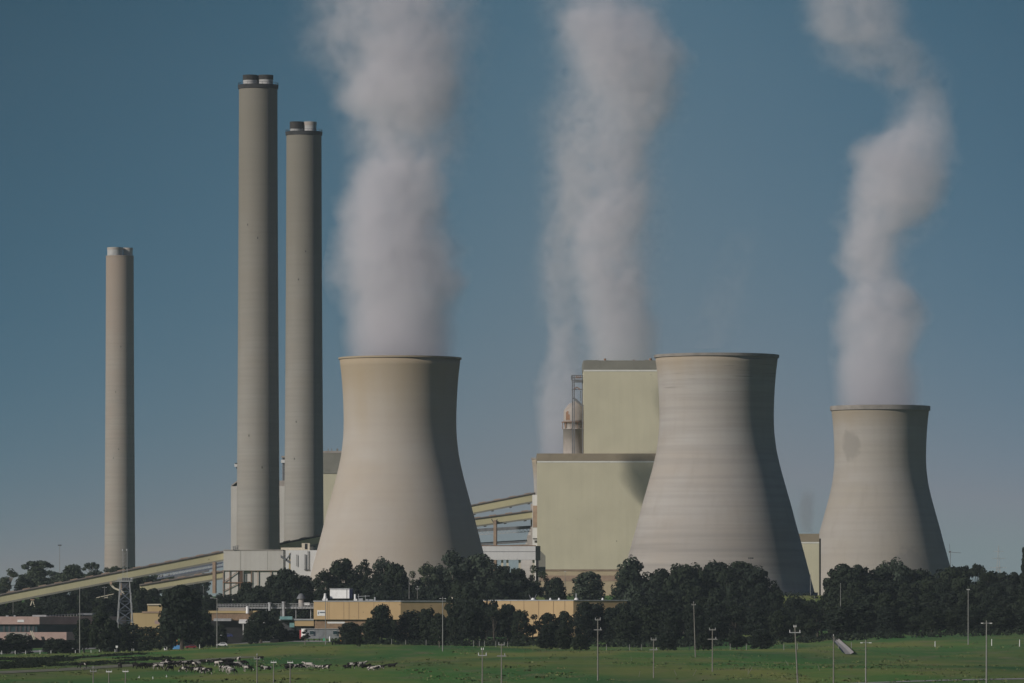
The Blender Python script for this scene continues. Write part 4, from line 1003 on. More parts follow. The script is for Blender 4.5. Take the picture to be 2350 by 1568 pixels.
def pole(px, top, base_d, kind, label, cat="utility pole", base_row=None, lean=0.0, group="timber power poles in the pasture", name="utility_pole", aw=None):
    x = X(px, base_d); z0 = ground_z(x, base_d) if base_row is None else Z(base_row, base_d)
    zt = Z(top, base_d); h = zt - z0
    t = thing(name, (x, base_d, z0), label, cat, group)
    L = Vector((lean, 0, h))
    org = Vector((x, base_d, z0))
    thick = .115 + .0035 * h; aw = aw or 1.0
    MB().cyl(org - L * .01, org + L, thick, thick * .62, 8).build("shaft", M['pole'] if name == "utility_pole" else M['polegrey'], t)
    tp = org + L
    if kind == 'flat':                       # broad pale crossarm seen end to end
        MB().obox(tp + Vector((-.52 * aw, -.1, -.3)), (1.04 * aw, 0, 0), (0, .2, 0), (0, 0, .16)).build("crossarm", M['white'], t)
        b_ = MB()
        for dx in (-.42 * aw, 0, .42 * aw): b_.cyl(tp + Vector((dx, 0, -.13)), tp + Vector((dx, 0, .12)), .06, .04, 6)
        b_.each("insulator", M['galv'], t)
    elif kind == 'tee':
        MB().obox(tp + Vector((-.6 * aw, -.1, -.75)), (1.2 * aw, 0, 0), (0, .2, 0), (0, 0, .2)).build("crossarm", M['polegrey'], t)
        b_ = MB()
        for dx in (-.5 * aw, .5 * aw): b_.cyl(tp + Vector((dx, 0, -.55)), tp + Vector((dx, 0, -.3)), .07, .05, 6)
        b_.cyl(tp, tp + Vector((0, 0, .35)), .1, .06, 6)
        b_.each("insulator", M['galv'], t)
    elif kind == 'double':
        for dz, w_ in ((-.35, .6 * aw), (-2.4, .85 * aw)):
            MB().obox(tp + Vector((-w_, -.1, dz)), (2 * w_, 0, 0), (0, .2, 0), (0, 0, .2)).build("crossarm", M['polegrey'], t)
        b_ = MB()
        for dx in (-.5 * aw, .5 * aw): b_.cyl(tp + Vector((dx, 0, -.16)), tp + Vector((dx, 0, .25)), .08, .05, 6)
        b_.cyl(tp + Vector((.6 * aw, 0, -2.2)), tp + Vector((.6 * aw, 0, -1.8)), .1, .07, 6)
        b_.each("insulator", M['galv'], t)
    elif kind == 'frame':                    # crossarm with upright insulators above
        MB().obox(tp + Vector((-.8 * aw, -.1, -1.3)), (1.6 * aw, 0, 0), (0, .2, 0), (0, 0, .16)).build("crossarm", M['galv'], t)
        b_ = MB()
        for dx in (-.7 * aw, .7 * aw): b_.cyl(tp + Vector((dx, 0, -1.14)), tp + Vector((dx, 0, -.7)), .08, .06, 6)
        for dx in (-.16, .2): b_.cyl(tp + Vector((dx, 0, -.2)), tp + Vector((dx, 0, .2)), .1, .06, 6)
        b_.each("insulator", M['white'], t)
    elif kind == 'twin':                     # two lamp heads on short arms
        b_ = MB(); b_.bar(tp + Vector((-.75, 0, -.5)), tp + Vector((.75, 0, -.5)), .08); b_.build("arm", M['galv'], t)
        for s_ in (-1, 1): MB().obox(tp + Vector((s_ * .8 - .22, -.15, -.58)), (.44, 0, 0), (0, .3, 0), (0, 0, .13)).build("lamp_head", M['white'], t)
    elif kind == 'one':
        b_ = MB(); b_.bar(tp + Vector((0, 0, -.1)), tp + Vector((-1.8, 0, .1)), .12); b_.build("arm", M['galv'], t)
        MB().obox(tp + Vector((-2.4, -.2, 0)), (.9, 0, 0), (0, .4, 0), (0, 0, .2)).build("lamp_head", M['galv'], t)
    elif kind == 'head':
        b_ = MB()
        for dx in (-.9, -.2, .5, 1.0): b_.obox(tp + Vector((dx - .3, -.4, -.2)), (.55, 0, 0), (0, .5, 0), (0, 0, .7))
        b_.build("lamp_head", M['darksteel'], t)
    elif kind == 'cap':
        MB().cyl(tp, tp + Vector((0, 0, .25)), thick * .8, thick * .5, 8).build("cap", M['galv'], t)
    return t
G1 = "timber power poles in the pasture"
pole(214, 1533, 1060, 'tee', "wooden pole with thin crossarm, cut off below, beneath the lone black cow")
pole(250, 1539, 1050, 'flat', "shorter pole with broad white crossarm, directly beside the thin-crossarm pole below the herd")
pole(288, 1538.5, 1045, 'flat', "white-topped pole below the dark end of the cow herd")
pole(590, 1504, 1080, 'tee', "taller thin-crossarm pole between the big cow herd and the resting cows")
pole(628, 1517.5, 1065, 'flat', "white-topped pole just past the taller pole, below the brown block wall")
pole(666, 1518, 1060, 'flat', "white-topped pole standing in front of the resting row of cows")
pole(1107, 1489, 1075, 'frame', "pole with upright white insulators below the white shed, cut off at its foot")
pole(1151, 1477, 1090, 'double', "two-armed pole beside the upright-insulator pole below the orange workshops")
pole(1372, 1420, 1217, 'double', "tall two-armed timber pole standing whole in the grass below the domed tree")
pole(1500, 1466, 1232, 'double', "short pale pole with two arms among white stakes, below the ringed tower")
pole(1596, 1383, 1685, 'tee', "tallest slightly crooked pole rising against dark trees in front of the ringed tower", lean=-.5)
pole(1635, 1443, 1290, 'double', "dark timber two-armed pole just past the crooked pole", aw=1.25)
pole(1831, 1437, 1110, 'frame', "leaning pole with white insulators in front of the yard clutter", lean=-.55, aw=1.35)
pole(1913, 1459, 1095, 'cap', "bare pale pole beside the pale concrete drain", group=None)
GL = "grey light poles around the site"
pole(1987, 1469, 1090, 'twin', "faint twin-lamp pole just past the pale concrete drain", "light pole", group=GL, name="light_pole")
pole(2264, 1424, 1085, 'twin', "tall twin-lamp pole, outermost of all poles over the pasture", "light pole", group=GL, name="light_pole")
pole(2222, 1352, 2050, 'flat', "very tall flat-headed pole against the dark forest beyond the patched tower", "light pole", group=GL, name="light_pole")
pole(1016, 1370, 1830, 'twin', "tall twin-lamp pole in front of the orange workshop's dim side", "light pole", group=GL, name="light_pole")
pole(747, 1374, 2030, 'cap', "plain grey pole in front of the white sign and portable cabin", "light pole", group=GL, name="light_pole")
pole(498, 1373, 2050, 'one', "grey single-lamp pole beside the white station wagon", "light pole", group=GL, name="light_pole")
pole(183, 1350, 2240, 'cap', "tall plain grey pole at the end of the pink office block", "light pole", group=GL, name="light_pole")
pole(30, 1378, 2790, 'cap', "faint plain pole under the long gallery's low end", "light pole", base_row=1420, group=GL, name="light_pole")
pole(240, 1346, 2800, 'twin', "small twin-lamp pole under the conveyor beside the pipe rack", "light pole", base_row=1382, group=GL, name="light_pole")
pole(467, 1347, 2800, 'cap', "thin plain pole under the conveyor before the brown trestle", "light pole", base_row=1386, group=GL, name="light_pole")
pole(939, 1318, 2740, 'cap', "thin plain pole on the orange workshop roof line before the smooth tower", "light pole", base_row=1374, group=GL, name="light_pole")
pole(958, 1346, 2730, 'frame', "stubby pole with insulators above the orange workshop", "utility pole", base_row=1374, group=None)
pole(1036, 1309, 2790, 'double', "pale twin-armed pole among the tall trees before the smooth tower's shaded side", "utility pole", base_row=1345, group=None)
pole(1297, 1311, 3000, 'flat', "small T-shaped pole against the boiler house plinth", "light pole", base_row=1345, group=GL, name="light_pole")
pole(1723, 1282, 2780, 'head', "floodlight mast with dark lamp cluster in front of the ringed tower's shaded side", "light pole", base_row=1364, group=GL, name="light_pole")
pole(1714, 1316, 2770, 'cap', "plain pole close beside the floodlight mast", "light pole", base_row=1366, group=GL, name="light_pole")
pole(1860, 1318, 2850, 'cap', "pale pole at the foot of the ringed tower's dark edge", "light pole", base_row=1366, group=GL, name="light_pole")
pole(1870, 1370, 2700, 'cap', "dull pole below the narrow yellow hall", "light pole", base_row=1420, group=GL, name="light_pole")
pole(1929, 1340, 2330, 'cap', "thin white pole against dark forest below the patched tower", "light pole", base_row=1394, group=GL, name="light_pole")
pole(137, 1252, 3900, 'head', "faraway floodlight mast over the hazy gum trees", "light pole", base_row=1370, group=GL, name="light_pole")
t = thing("slewing_crane", (X(2180, 4200), 4200, 19), "tiny faraway crane head showing past the patched tower's foot", "crane")
b = MB(); b.box(X(2178, 4200), X(2183, 4200), 4200, 4203, Z(1269, 4200), Z(1264.5, 4200)); b.bar(W(2181, 1270, 4200), W(2181, 1330, 4200), .4); b.build("cab_tower", M['steel'], t)
b = MB(); b.bar(W(2184, 1268, 4200), W(2205, 1269, 4200), .3); b.bar(W(2180, 1263, 4200), W(2179, 1248, 4200), .25); b.build("boom", M['steel'], t)
t = thing("power_pylon", (X(2291, 5600), 5600, 14), "faint faraway lattice power pylon above the forest edge", "pylon")
b = MB(); pc = X(2291, 5600); zb_, zt_ = 14, Z(1252, 5600)
for s_ in (-1, 1):
    for q in (-1, 1):
        b.bar((pc + s_ * 5, 5600 + q * 5, zb_), (pc + s_ * 1.2, 5600 + q * 1.2, zb_ + (zt_ - zb_) * .65), .4); b.bar((pc + s_ * 1.2, 5600 + q * 1.2, zb_ + (zt_ - zb_) * .65), (pc, 5600, zt_), .35)
for k in range(6):
    f0, f1 = k / 6 * .65, (k + 1) / 6 * .65
    w0, w1 = 5 - 3.8 * f0 / .65, 5 - 3.8 * f1 / .65
    for q in (-1, 1):
        b.bar((pc - w0, 5600 + q * w0, zb_ + (zt_ - zb_) * f0), (pc + w1, 5600 + q * w1, zb_ + (zt_ - zb_) * f1), .25); b.bar((pc + w0, 5600 + q * w0, zb_ + (zt_ - zb_) * f0), (pc - w1, 5600 + q * w1, zb_ + (zt_ - zb_) * f1), .25)
b.build("lattice_body", M['galv'], t)
b = MB()
for f, w_ in ((.62, 8), (.78, 6.5), (.9, 5)): b.bar((pc - w_, 5600, zb_ + (zt_ - zb_) * f), (pc + w_, 5600, zb_ + (zt_ - zb_) * f), .45)
b.build("crossarms", M['galv'], t)

# posts along the road and fence line, stakes in the grass
def post(px, row, d, h, label, group, name="marker_post", r=.11, m=None, lean=(0, 0)):
    x = X(px, d); z = ground_z(x, d)
    b_ = MB().cyl((x, d, z - .1), (x + lean[0], d + lean[1], z + h), r, r * .8, 6)
    b_.cyl((x + lean[0], d + lean[1], z + h), (x + lean[0], d + lean[1], z + h + r * .7), r * .8, r * .2, 6)
    return tag(b_.build(name, m or M['white'], at=(x, d, z)), label, "post", group)
NUM = "first second third fourth fifth sixth seventh eighth ninth tenth eleventh twelfth thirteenth fourteenth fifteenth sixteenth seventeenth eighteenth nineteenth twentieth".split()
TENS = {20: "twenty", 30: "thirty", 40: "forty", 50: "fifty", 60: "sixty"}
def nth(i):
    if i < 20: return NUM[i]
    t_, u_ = (i + 1) // 10 * 10, (i + 1) % 10
    return (TENS[t_] + "-" + NUM[u_ - 1]) if u_ else {20: "twentieth", 30: "thirtieth", 40: "fortieth", 50: "fiftieth", 60: "sixtieth"}[t_]
for i, px in enumerate((4, 35, 59, 92, 117, 173, 209, 228, 264, 303, 307, 383, 458)):
    d = [2080, 2090, 2110, 2105, 2125, 2150, 2165, 2180, 2200, 2225, 2230, 2300, 2330][i]
    post(px, 0, d, 1.55, nth(i) + " white guide post along the site road, from the pink office block", "white road guide posts", r=.13)
for i, (px, d) in enumerate(((821, 2080), (899, 2090), (931, 2140), (978, 2120), (1087, 2110), (1100, 2100), (1112, 2100), (1138, 2080), (1165, 2080), (1285, 2090), (1392, 2000), (1445, 2080), (1472, 2090), (1583, 2050), (1676, 2030), (1713, 1990), (1799, 1960), (1830, 1990), (1924, 2010), (1954, 2010))):
    post(px, 0, d, 2.1, nth(i) + " weathered fence post along the tree edge, from the portable cabin", "fence posts at the top of the pasture", "fence_post", .14, M['polegrey'])
for i, (px, d) in enumerate(((2146, 1990), (2366 - 90, 2000), (2340, 1950))):
    post(px, 0, d, 2.2, nth(i) + " short white post at the forest edge past the twin-lamp poles", "white posts at the forest edge", r=.16)
for i, (px, d, lx) in enumerate(((1466, 1245, .25), (1553, 1250, -.55), (1590, 1245, .75), (1718, 1260, .8), (1810, 1420, -.75), (1882, 1265, -.5), (1717, 1240, .02), (1449, 1520, -.1))):
    post(px, 0, d, 1.25, nth(i) + " thin pale stake leaning in the open grass, from the two-armed timber pole", "thin stakes in the grass", "grass_stake", .05, M['pole'], (lx, .1))
t = thing("signboard", (X(262, 2240), 2240, ground_z(X(262, 2240), 2240)), "small white square sign on a short post beside the site road", "sign")
gz_ = t.location.z
MB().bar((X(268, 2235), 2235, gz_), (X(268, 2235), 2235, gz_ + 3.0), .14).build("post", M['galv'], t)
MB().box(X(268, 2235) - .4, X(268, 2235) + .4, 2234.8, 2234.9, gz_ + 2.4, gz_ + 3.2).build("sign_plate", M['white'], t)
b_ = MB(); gz_ = ground_z(X(170, 2260), 2260); b_.lathe(X(170, 2150), 2150, [(.9, gz_), (1.0, gz_ + .5), (.7, gz_ + 1.0), (.01, gz_ + 1.2)], 12); tag(b_.build("boulder", M['silo'], at=(X(170, 2150), 2150, gz_)), "pale round boulder beside the road guide posts", "boulder")

# pale concrete drain on the slope
t = thing("concrete_drain", (X(1930, 1900), 1900, ground_z(X(1930, 1900), 1900)), "pale concrete drain with beam curving down the grass slope by the bare pale pole", "drain")
pts = [(1870, 1464), (1890, 1463), (1905, 1463), (1915, 1468), (1925, 1478), (1937, 1490), (1946, 1501)]
gp = [on_row(p[0], p[1] + 1.5) for p in pts]
b = MB(); prev = None
for i, p in enumerate(gp):
    w_ = .9 + i * .16
    a_ = gp[min(i + 1, len(gp) - 1)] - gp[max(i - 1, 0)]
    row_ = []
    for k in (-w_, -w_ * .45, w_ * .45, w_):
        q = p + Vector((k, 0)); row_.append((q.x, q.y, ground_z(q.x, q.y) + (.75 if abs(k) == w_ else .15)))
    if prev:
        for k in range(3): b.quad(prev[k], row_[k], row_[k + 1], prev[k + 1])
    prev = row_
b.build("channel", M['paleconc'], t)
b = MB(); q0 = on_row(1842, 1470); b.obox((q0.x, q0.y, ground_z(q0.x, q0.y) + .8), (9, 2, 0), (0, .6, 0), (0, 0, .5)); b.obox((q0.x + 2.4, q0.y + .3, ground_z(q0.x, q0.y) - .5), (.4, 0, 0), (0, .4, 0), (0, 0, 1.29)); b.obox((q0.x + 7.4, q0.y + 1.4, ground_z(q0.x, q0.y) - .5), (.4, 0, 0), (0, .4, 0), (0, 0, 1.29)); b.build("beam", M['paleconc'], t)

# ------------------------------------------------------------------ trees
def leaf_quads(rnd, b, c, rx, ry, rz, n, size, shell=0.75):
    for _ in range(n):
        d = Vector((rnd.gauss(0, 1), rnd.gauss(0, 1), rnd.gauss(0, 1))).normalized()
        r = shell + (1.06 - shell) * rnd.random() if rnd.random() < .82 else rnd.random()
        p = Vector((c[0] + d.x * rx * r, c[1] + d.y * ry * r, c[2] + d.z * rz * r))
        nrm = (d + Vector((rnd.uniform(-.8, .8), rnd.uniform(-.8, .8), rnd.uniform(-.5, .9)))).normalized()
        a = nrm.cross(Vector((rnd.uniform(-1, 1), rnd.uniform(-1, 1), rnd.uniform(-1, 1)))).normalized()
        q = nrm.cross(a)
        s_ = size * rnd.uniform(.55, 1.25)
        a, q = a * s_ * .5, q * s_ * rnd.uniform(.3, .5)
        b.quad(p - a - q * .4, p - q, p + a + q * .3, p + q)

def make_tree(kind, seed):
    """unit prototype: 20 m tall, about 12 m wide; returns (crown mesh, trunk mesh)"""
    rnd = random.Random(seed)
    c, tr = MB(), MB()
    lobes = []
    if kind == 'gum':
        tr.cyl((0, 0, -.5), (rnd.uniform(-.4, .4), 0, 6.5), .55, .4, 8)
        for i in range(9):
            a = i * 2.4 + rnd.random(); rr = rnd.uniform(1.6, 5.0); hz_ = rnd.uniform(10, 18.2) - rr * .5
            lobes.append(((math.cos(a) * rr, math.sin(a) * rr, hz_), rnd.uniform(1.7, 2.9), rnd.uniform(.6, .85)))
        lobes.append(((rnd.uniform(-1, 1), rnd.uniform(-1, 1), 17.6), 2.3, .9))
        for i in range(5):
            a = rnd.uniform(0, 6.3); lobes.append(((math.cos(a) * 4.6, math.sin(a) * 4.6, rnd.uniform(7.5, 11)), rnd.uniform(1.0, 1.7), .7))
        for L in lobes:
            mid = Vector((L[0][0] * .35, L[0][1] * .35, 6 + (L[0][2] - 6) * .5))
            tr.cyl((0, 0, 5.8), mid, .3, .2, 6, False); tr.cyl(mid, L[0], .2, .07, 5, False)
    elif kind == 'umbrella':
        tr.cyl((0, 0, -.5), (.3, 0, 9), .5, .35, 8)
        for i in range(11):
            a = i * 2.4; rr = .5 + 5.2 * math.sqrt((i + .5) / 11); hz_ = 17.6 - .075 * rr * rr + rnd.uniform(-.8, .5)
            lobes.append(((math.cos(a) * rr, math.sin(a) * rr, hz_), rnd.uniform(1.5, 2.3), .55))
        for i in range(3):
            a = rnd.uniform(0, 6.3); lobes.append(((math.cos(a) * 3.5, math.sin(a) * 3.5, rnd.uniform(10.5, 13)), 1.5, .6))
        for L in lobes:
            mid = Vector((L[0][0] * .4, L[0][1] * .4, 9 + (L[0][2] - 9) * .55))
            tr.cyl((.3, 0, 8.5), mid, .26, .17, 6, False); tr.cyl(mid, L[0], .17, .06, 5, False)
    elif kind == 'round':
        tr.cyl((0, 0, -.5), (0, 0, 9), .6, .35, 8)
        for i in range(26):
            a = i * 2.4 + rnd.uniform(-.4, .4); f = (i + .5) / 26; hz_ = 3.5 + 14.0 * f
            rr = 4.6 * math.sqrt(max(0, 1 - max(0, (f - .35) / .68) ** 2.6)) * (.75 + .7 * min(f, .35)) * rnd.uniform(.55, 1.05)
            lobes.append(((math.cos(a) * rr, math.sin(a) * rr, hz_), rnd.uniform(1.5, 2.7), .85))
        lobes.append(((0, 0, 9), 4.2, 1.3)); lobes.append(((rnd.uniform(-1.5, 1.5), rnd.uniform(-1, 1), 16.6), 2.8, .8))
    elif kind == 'mass':
        tr.cyl((0, 0, -.5), (0, 0, 8), .5, .3, 8)
        for i in range(30):
            a = i * 2.4; f = (i + .5) / 30; hz_ = 1.5 + 16.5 * f
            rr = 5.2 * math.sqrt(max(0.04, 1 - (f * .98) ** 3.2)) * rnd.uniform(.5, 1.05)
            lobes.append(((math.cos(a) * rr, math.sin(a) * rr, hz_), rnd.uniform(1.4, 2.5), .9))
        lobes.append(((0, 0, 8), 4.5, 1.6)); lobes.append(((rnd.uniform(-2, 2), rnd.uniform(-1, 1), 16.6), 2.6, .8))
    elif kind == 'cone':
        tr.cyl((0, 0, -.5), (0, 0, 16), .5, .1, 8)
        for i in range(22):
            a = i * 2.4; f = (i + .5) / 22; hz_ = 2 + 17 * f
            rr = 3.6 * (1 - f) + .2
            lobes.append(((math.cos(a) * rr, math.sin(a) * rr, hz_), 1.7 - .8 * f, .9))
        lobes.append(((0, 0, 7), 3.2, 2.0))
    elif kind == 'bush':
        tr.cyl((0, 0, -.5), (0, 0, 8), .5, .3, 6)
        for i in range(26):
            a = i * 2.4; f = (i + .5) / 26; hz_ = 1.5 + 15.5 * f
            rr = 4.9 * math.sqrt(max(0, 1 - (f * .95) ** 2.4)) * rnd.uniform(.75, 1.0)
            lobes.append(((math.cos(a) * rr, math.sin(a) * rr, hz_), rnd.uniform(1.5, 2.2), 1.1))
        lobes.append(((0, 0, 8), 4.8, 1.7))
    for (p, r, fl) in lobes:
        n = int(26 * r * r) + 18
        leaf_quads(rnd, c, p, r, r, r * fl, min(n, 420), .95 if kind in ('gum', 'umbrella') else 1.1)
    return c, tr

PROTO = {}
def proto(kind, var):
    key = (kind, var)
    if key not in PROTO:
        c, tr = make_tree(kind, hash(kind) % 1 + var * 17 + {'gum': 1, 'umbrella': 2, 'round': 3, 'mass': 4, 'cone': 5, 'bush': 6}[kind] * 101)
        out = []
        for mb, nm in ((c, "crown_" + kind), (tr, "trunk_" + kind)):
            me = bpy.data.meshes.new(nm); me.from_pydata([tuple(v) for v in mb.v], [], mb.f); me.update(); out.append(me)
        PROTO[key] = out
    return PROTO[key]

TR = random.Random(7)
LEAFM = {}
def tree(px, top, wpx, d, kind, label, leafm='leaf_dark', bark='bark_dark', base_row=None, group=None, cat="tree", name="tree", sink=0.0):
    x = X(px, d); z0 = (ground_z(x, d) if base_row is None else Z(base_row, d)) - sink
    h = (Z(top, d) - z0); w = wpx * S(d)
    if kind in ('mass', 'round', 'gum'): w = max(w, h * (.62 if kind != 'gum' else .5))
    t = thing(name, (x, d, z0), label, cat, group, TR.uniform(0, 6.28))
    cm, tm = proto(kind, TR.randrange(3))
    key = (cm.name, leafm)
    if key not in LEAFM:
        c2 = cm.copy(); c2.materials.clear(); c2.materials.append(M[leafm]); LEAFM[key] = c2
    key2 = (tm.name, bark)
    if key2 not in LEAFM:
        c3 = tm.copy(); c3.materials.clear(); c3.materials.append(M[bark]); LEAFM[key2] = c3
    sxy = w / 12.6; sz_ = h / 19.6
    for nm, me in (("crown", LEAFM[key]), ("trunk", LEAFM[key2])):
        o = bpy.data.objects.new(nm, me); COL.objects.link(o); o.parent = t
        o.scale = (sxy, sxy, sz_)
    return t

LOOK = {'gum': "open gum", 'umbrella': "flat-topped gum", 'round': "round-headed tree", 'mass': "bushy tree", 'cone': "conifer", 'bush': "domed tree"}
def row(specs, d, where, group, leafm='leaf_dark', bark='bark_dark', base_row=None, jit=18):
    """specs (px, top, width, kind[, leaf])"""
    cnt = {}
    for i, s_ in enumerate(sorted(specs)):
        k = s_[3]
        if k == 'mass':
            u_ = TR.random(); k = 'gum' if u_ < .16 else ('round' if u_ < .42 else 'mass')
        s_ = (s_[0] + TR.uniform(-4, 4), s_[1] + TR.uniform(-6, 5), s_[2] * TR.uniform(.85, 1.15)) + tuple(s_[3:]); lf = s_[4] if len(s_) > 4 else leafm
        tone = {"leaf_pale": "pale ", "leaf": "", "leaf_dark": ""}[lf]
        c = cnt.get((k, tone), 0); cnt[(k, tone)] = c + 1
        tree(s_[0], s_[1], s_[2], d + TR.uniform(-jit, jit), k, nth(c) + " " + tone + LOOK[k] + " " + where, lf, bark, base_row, group)

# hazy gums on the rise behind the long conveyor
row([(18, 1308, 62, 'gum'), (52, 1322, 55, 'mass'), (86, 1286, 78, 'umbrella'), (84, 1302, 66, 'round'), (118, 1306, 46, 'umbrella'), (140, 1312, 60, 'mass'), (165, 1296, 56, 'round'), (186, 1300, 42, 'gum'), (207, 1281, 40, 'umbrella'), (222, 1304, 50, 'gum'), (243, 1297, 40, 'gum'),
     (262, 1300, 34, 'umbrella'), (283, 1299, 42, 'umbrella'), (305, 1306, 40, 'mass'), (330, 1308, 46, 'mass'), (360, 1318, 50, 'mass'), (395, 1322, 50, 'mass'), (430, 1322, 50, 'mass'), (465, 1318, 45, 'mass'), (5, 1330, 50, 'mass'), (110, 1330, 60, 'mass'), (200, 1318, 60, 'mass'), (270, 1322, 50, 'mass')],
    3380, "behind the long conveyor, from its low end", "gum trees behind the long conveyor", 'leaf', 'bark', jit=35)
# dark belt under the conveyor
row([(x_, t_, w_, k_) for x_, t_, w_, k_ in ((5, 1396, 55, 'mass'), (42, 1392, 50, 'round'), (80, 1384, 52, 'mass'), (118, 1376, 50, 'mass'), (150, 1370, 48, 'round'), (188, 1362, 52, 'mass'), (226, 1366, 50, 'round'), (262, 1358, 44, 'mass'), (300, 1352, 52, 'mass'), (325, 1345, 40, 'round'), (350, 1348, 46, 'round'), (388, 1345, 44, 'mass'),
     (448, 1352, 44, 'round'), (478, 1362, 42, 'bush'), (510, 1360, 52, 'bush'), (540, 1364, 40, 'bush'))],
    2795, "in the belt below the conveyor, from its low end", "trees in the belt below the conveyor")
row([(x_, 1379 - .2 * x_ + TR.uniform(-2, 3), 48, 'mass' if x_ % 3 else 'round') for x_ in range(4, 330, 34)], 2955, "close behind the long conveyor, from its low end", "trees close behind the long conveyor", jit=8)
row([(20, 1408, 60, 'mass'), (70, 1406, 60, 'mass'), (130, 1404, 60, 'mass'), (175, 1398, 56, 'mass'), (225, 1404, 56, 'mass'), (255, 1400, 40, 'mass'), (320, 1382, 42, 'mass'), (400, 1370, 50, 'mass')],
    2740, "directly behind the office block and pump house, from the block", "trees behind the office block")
row([(36, 1454, 74, 'bush'), (125, 1462, 76, 'bush'), (195, 1420, 52, 'mass'), (232, 1405, 66, 'mass'), (258, 1420, 48, 'mass'), (-5, 1462, 50, 'bush'), (160, 1466, 44, 'bush')],
    2330, "shading the office block, from the frame edge", "trees in front of the office block")
row([(300, 1428, 74, 'bush'), (345, 1438, 62, 'bush'), (276, 1440, 50, 'bush')], 2400, "before the ochre pump house", "domed trees before the pump house")
tree(417, 1337, 112, 2300, 'round', "biggest dark tree, standing alone with visible trunk before the pump house", base_row=None)
tree(385, 1398, 60, 2360, 'mass', "dark bushy tree tucked against the biggest tree's lattice-tower side")
tree(462, 1400, 60, 2380, 'mass', "dark bushy tree tucked against the biggest tree's car side")
row([(602, 1396, 66, 'round'), (628, 1426, 60, 'bush'), (668, 1444, 56, 'bush'), (480, 1424, 40, 'bush'), (505, 1430, 36, 'bush'), (578, 1430, 40, 'bush')], 2455, "around the car park, from the biggest tree", "trees around the car park")
row([(652, 1446, 40, 'bush')], 2450, "hedge-like before the red door", None)
# trees in front of the transfer building and smooth tower
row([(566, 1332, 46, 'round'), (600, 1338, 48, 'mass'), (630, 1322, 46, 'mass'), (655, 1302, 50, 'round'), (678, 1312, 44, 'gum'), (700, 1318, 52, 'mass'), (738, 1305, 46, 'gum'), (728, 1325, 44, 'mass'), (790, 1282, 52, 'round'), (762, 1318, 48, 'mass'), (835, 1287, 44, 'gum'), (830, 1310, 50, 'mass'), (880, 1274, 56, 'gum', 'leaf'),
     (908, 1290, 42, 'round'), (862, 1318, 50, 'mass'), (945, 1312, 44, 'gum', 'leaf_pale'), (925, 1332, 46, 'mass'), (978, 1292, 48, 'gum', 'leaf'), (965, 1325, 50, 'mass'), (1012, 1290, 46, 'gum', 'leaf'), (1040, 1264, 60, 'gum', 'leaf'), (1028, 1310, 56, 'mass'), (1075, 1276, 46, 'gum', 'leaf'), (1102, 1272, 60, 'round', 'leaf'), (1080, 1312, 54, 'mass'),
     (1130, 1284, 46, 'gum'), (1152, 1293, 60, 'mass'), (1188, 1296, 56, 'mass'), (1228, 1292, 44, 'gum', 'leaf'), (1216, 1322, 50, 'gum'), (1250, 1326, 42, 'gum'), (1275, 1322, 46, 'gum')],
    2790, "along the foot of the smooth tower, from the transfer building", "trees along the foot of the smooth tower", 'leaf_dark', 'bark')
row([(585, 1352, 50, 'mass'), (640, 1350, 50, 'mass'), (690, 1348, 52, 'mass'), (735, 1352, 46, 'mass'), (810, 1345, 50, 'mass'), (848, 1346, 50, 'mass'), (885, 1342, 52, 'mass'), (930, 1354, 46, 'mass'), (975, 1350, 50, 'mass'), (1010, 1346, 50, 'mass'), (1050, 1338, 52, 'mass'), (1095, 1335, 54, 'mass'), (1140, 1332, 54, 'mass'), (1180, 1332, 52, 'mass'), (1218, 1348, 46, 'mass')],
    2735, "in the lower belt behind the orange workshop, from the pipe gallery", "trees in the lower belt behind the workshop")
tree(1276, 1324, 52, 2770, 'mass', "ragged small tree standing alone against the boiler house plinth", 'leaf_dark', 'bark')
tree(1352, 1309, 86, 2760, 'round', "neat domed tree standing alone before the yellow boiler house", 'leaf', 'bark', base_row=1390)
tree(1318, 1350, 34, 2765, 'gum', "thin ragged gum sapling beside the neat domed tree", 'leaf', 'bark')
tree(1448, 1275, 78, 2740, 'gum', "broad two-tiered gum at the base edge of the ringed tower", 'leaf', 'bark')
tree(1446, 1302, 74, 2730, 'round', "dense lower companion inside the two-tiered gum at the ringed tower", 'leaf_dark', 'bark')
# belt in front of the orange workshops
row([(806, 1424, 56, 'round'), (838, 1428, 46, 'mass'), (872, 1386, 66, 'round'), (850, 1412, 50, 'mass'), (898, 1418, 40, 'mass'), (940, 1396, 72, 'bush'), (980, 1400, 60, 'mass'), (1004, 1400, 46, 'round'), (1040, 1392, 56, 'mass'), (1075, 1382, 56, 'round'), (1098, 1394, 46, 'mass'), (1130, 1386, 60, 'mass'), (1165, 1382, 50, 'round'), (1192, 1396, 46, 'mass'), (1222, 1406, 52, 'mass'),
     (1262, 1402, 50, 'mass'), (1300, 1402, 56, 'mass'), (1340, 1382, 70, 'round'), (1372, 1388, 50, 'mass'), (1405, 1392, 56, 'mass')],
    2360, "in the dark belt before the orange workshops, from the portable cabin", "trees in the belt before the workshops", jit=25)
row([(1060, 1338, 46, 'mass'), (1085, 1345, 60, 'mass'), (1120, 1350, 56, 'mass'), (1065, 1362, 40, 'mass')], 2560, "bridging the gap between the two orange workshops, from the long one", "trees between the two workshops")
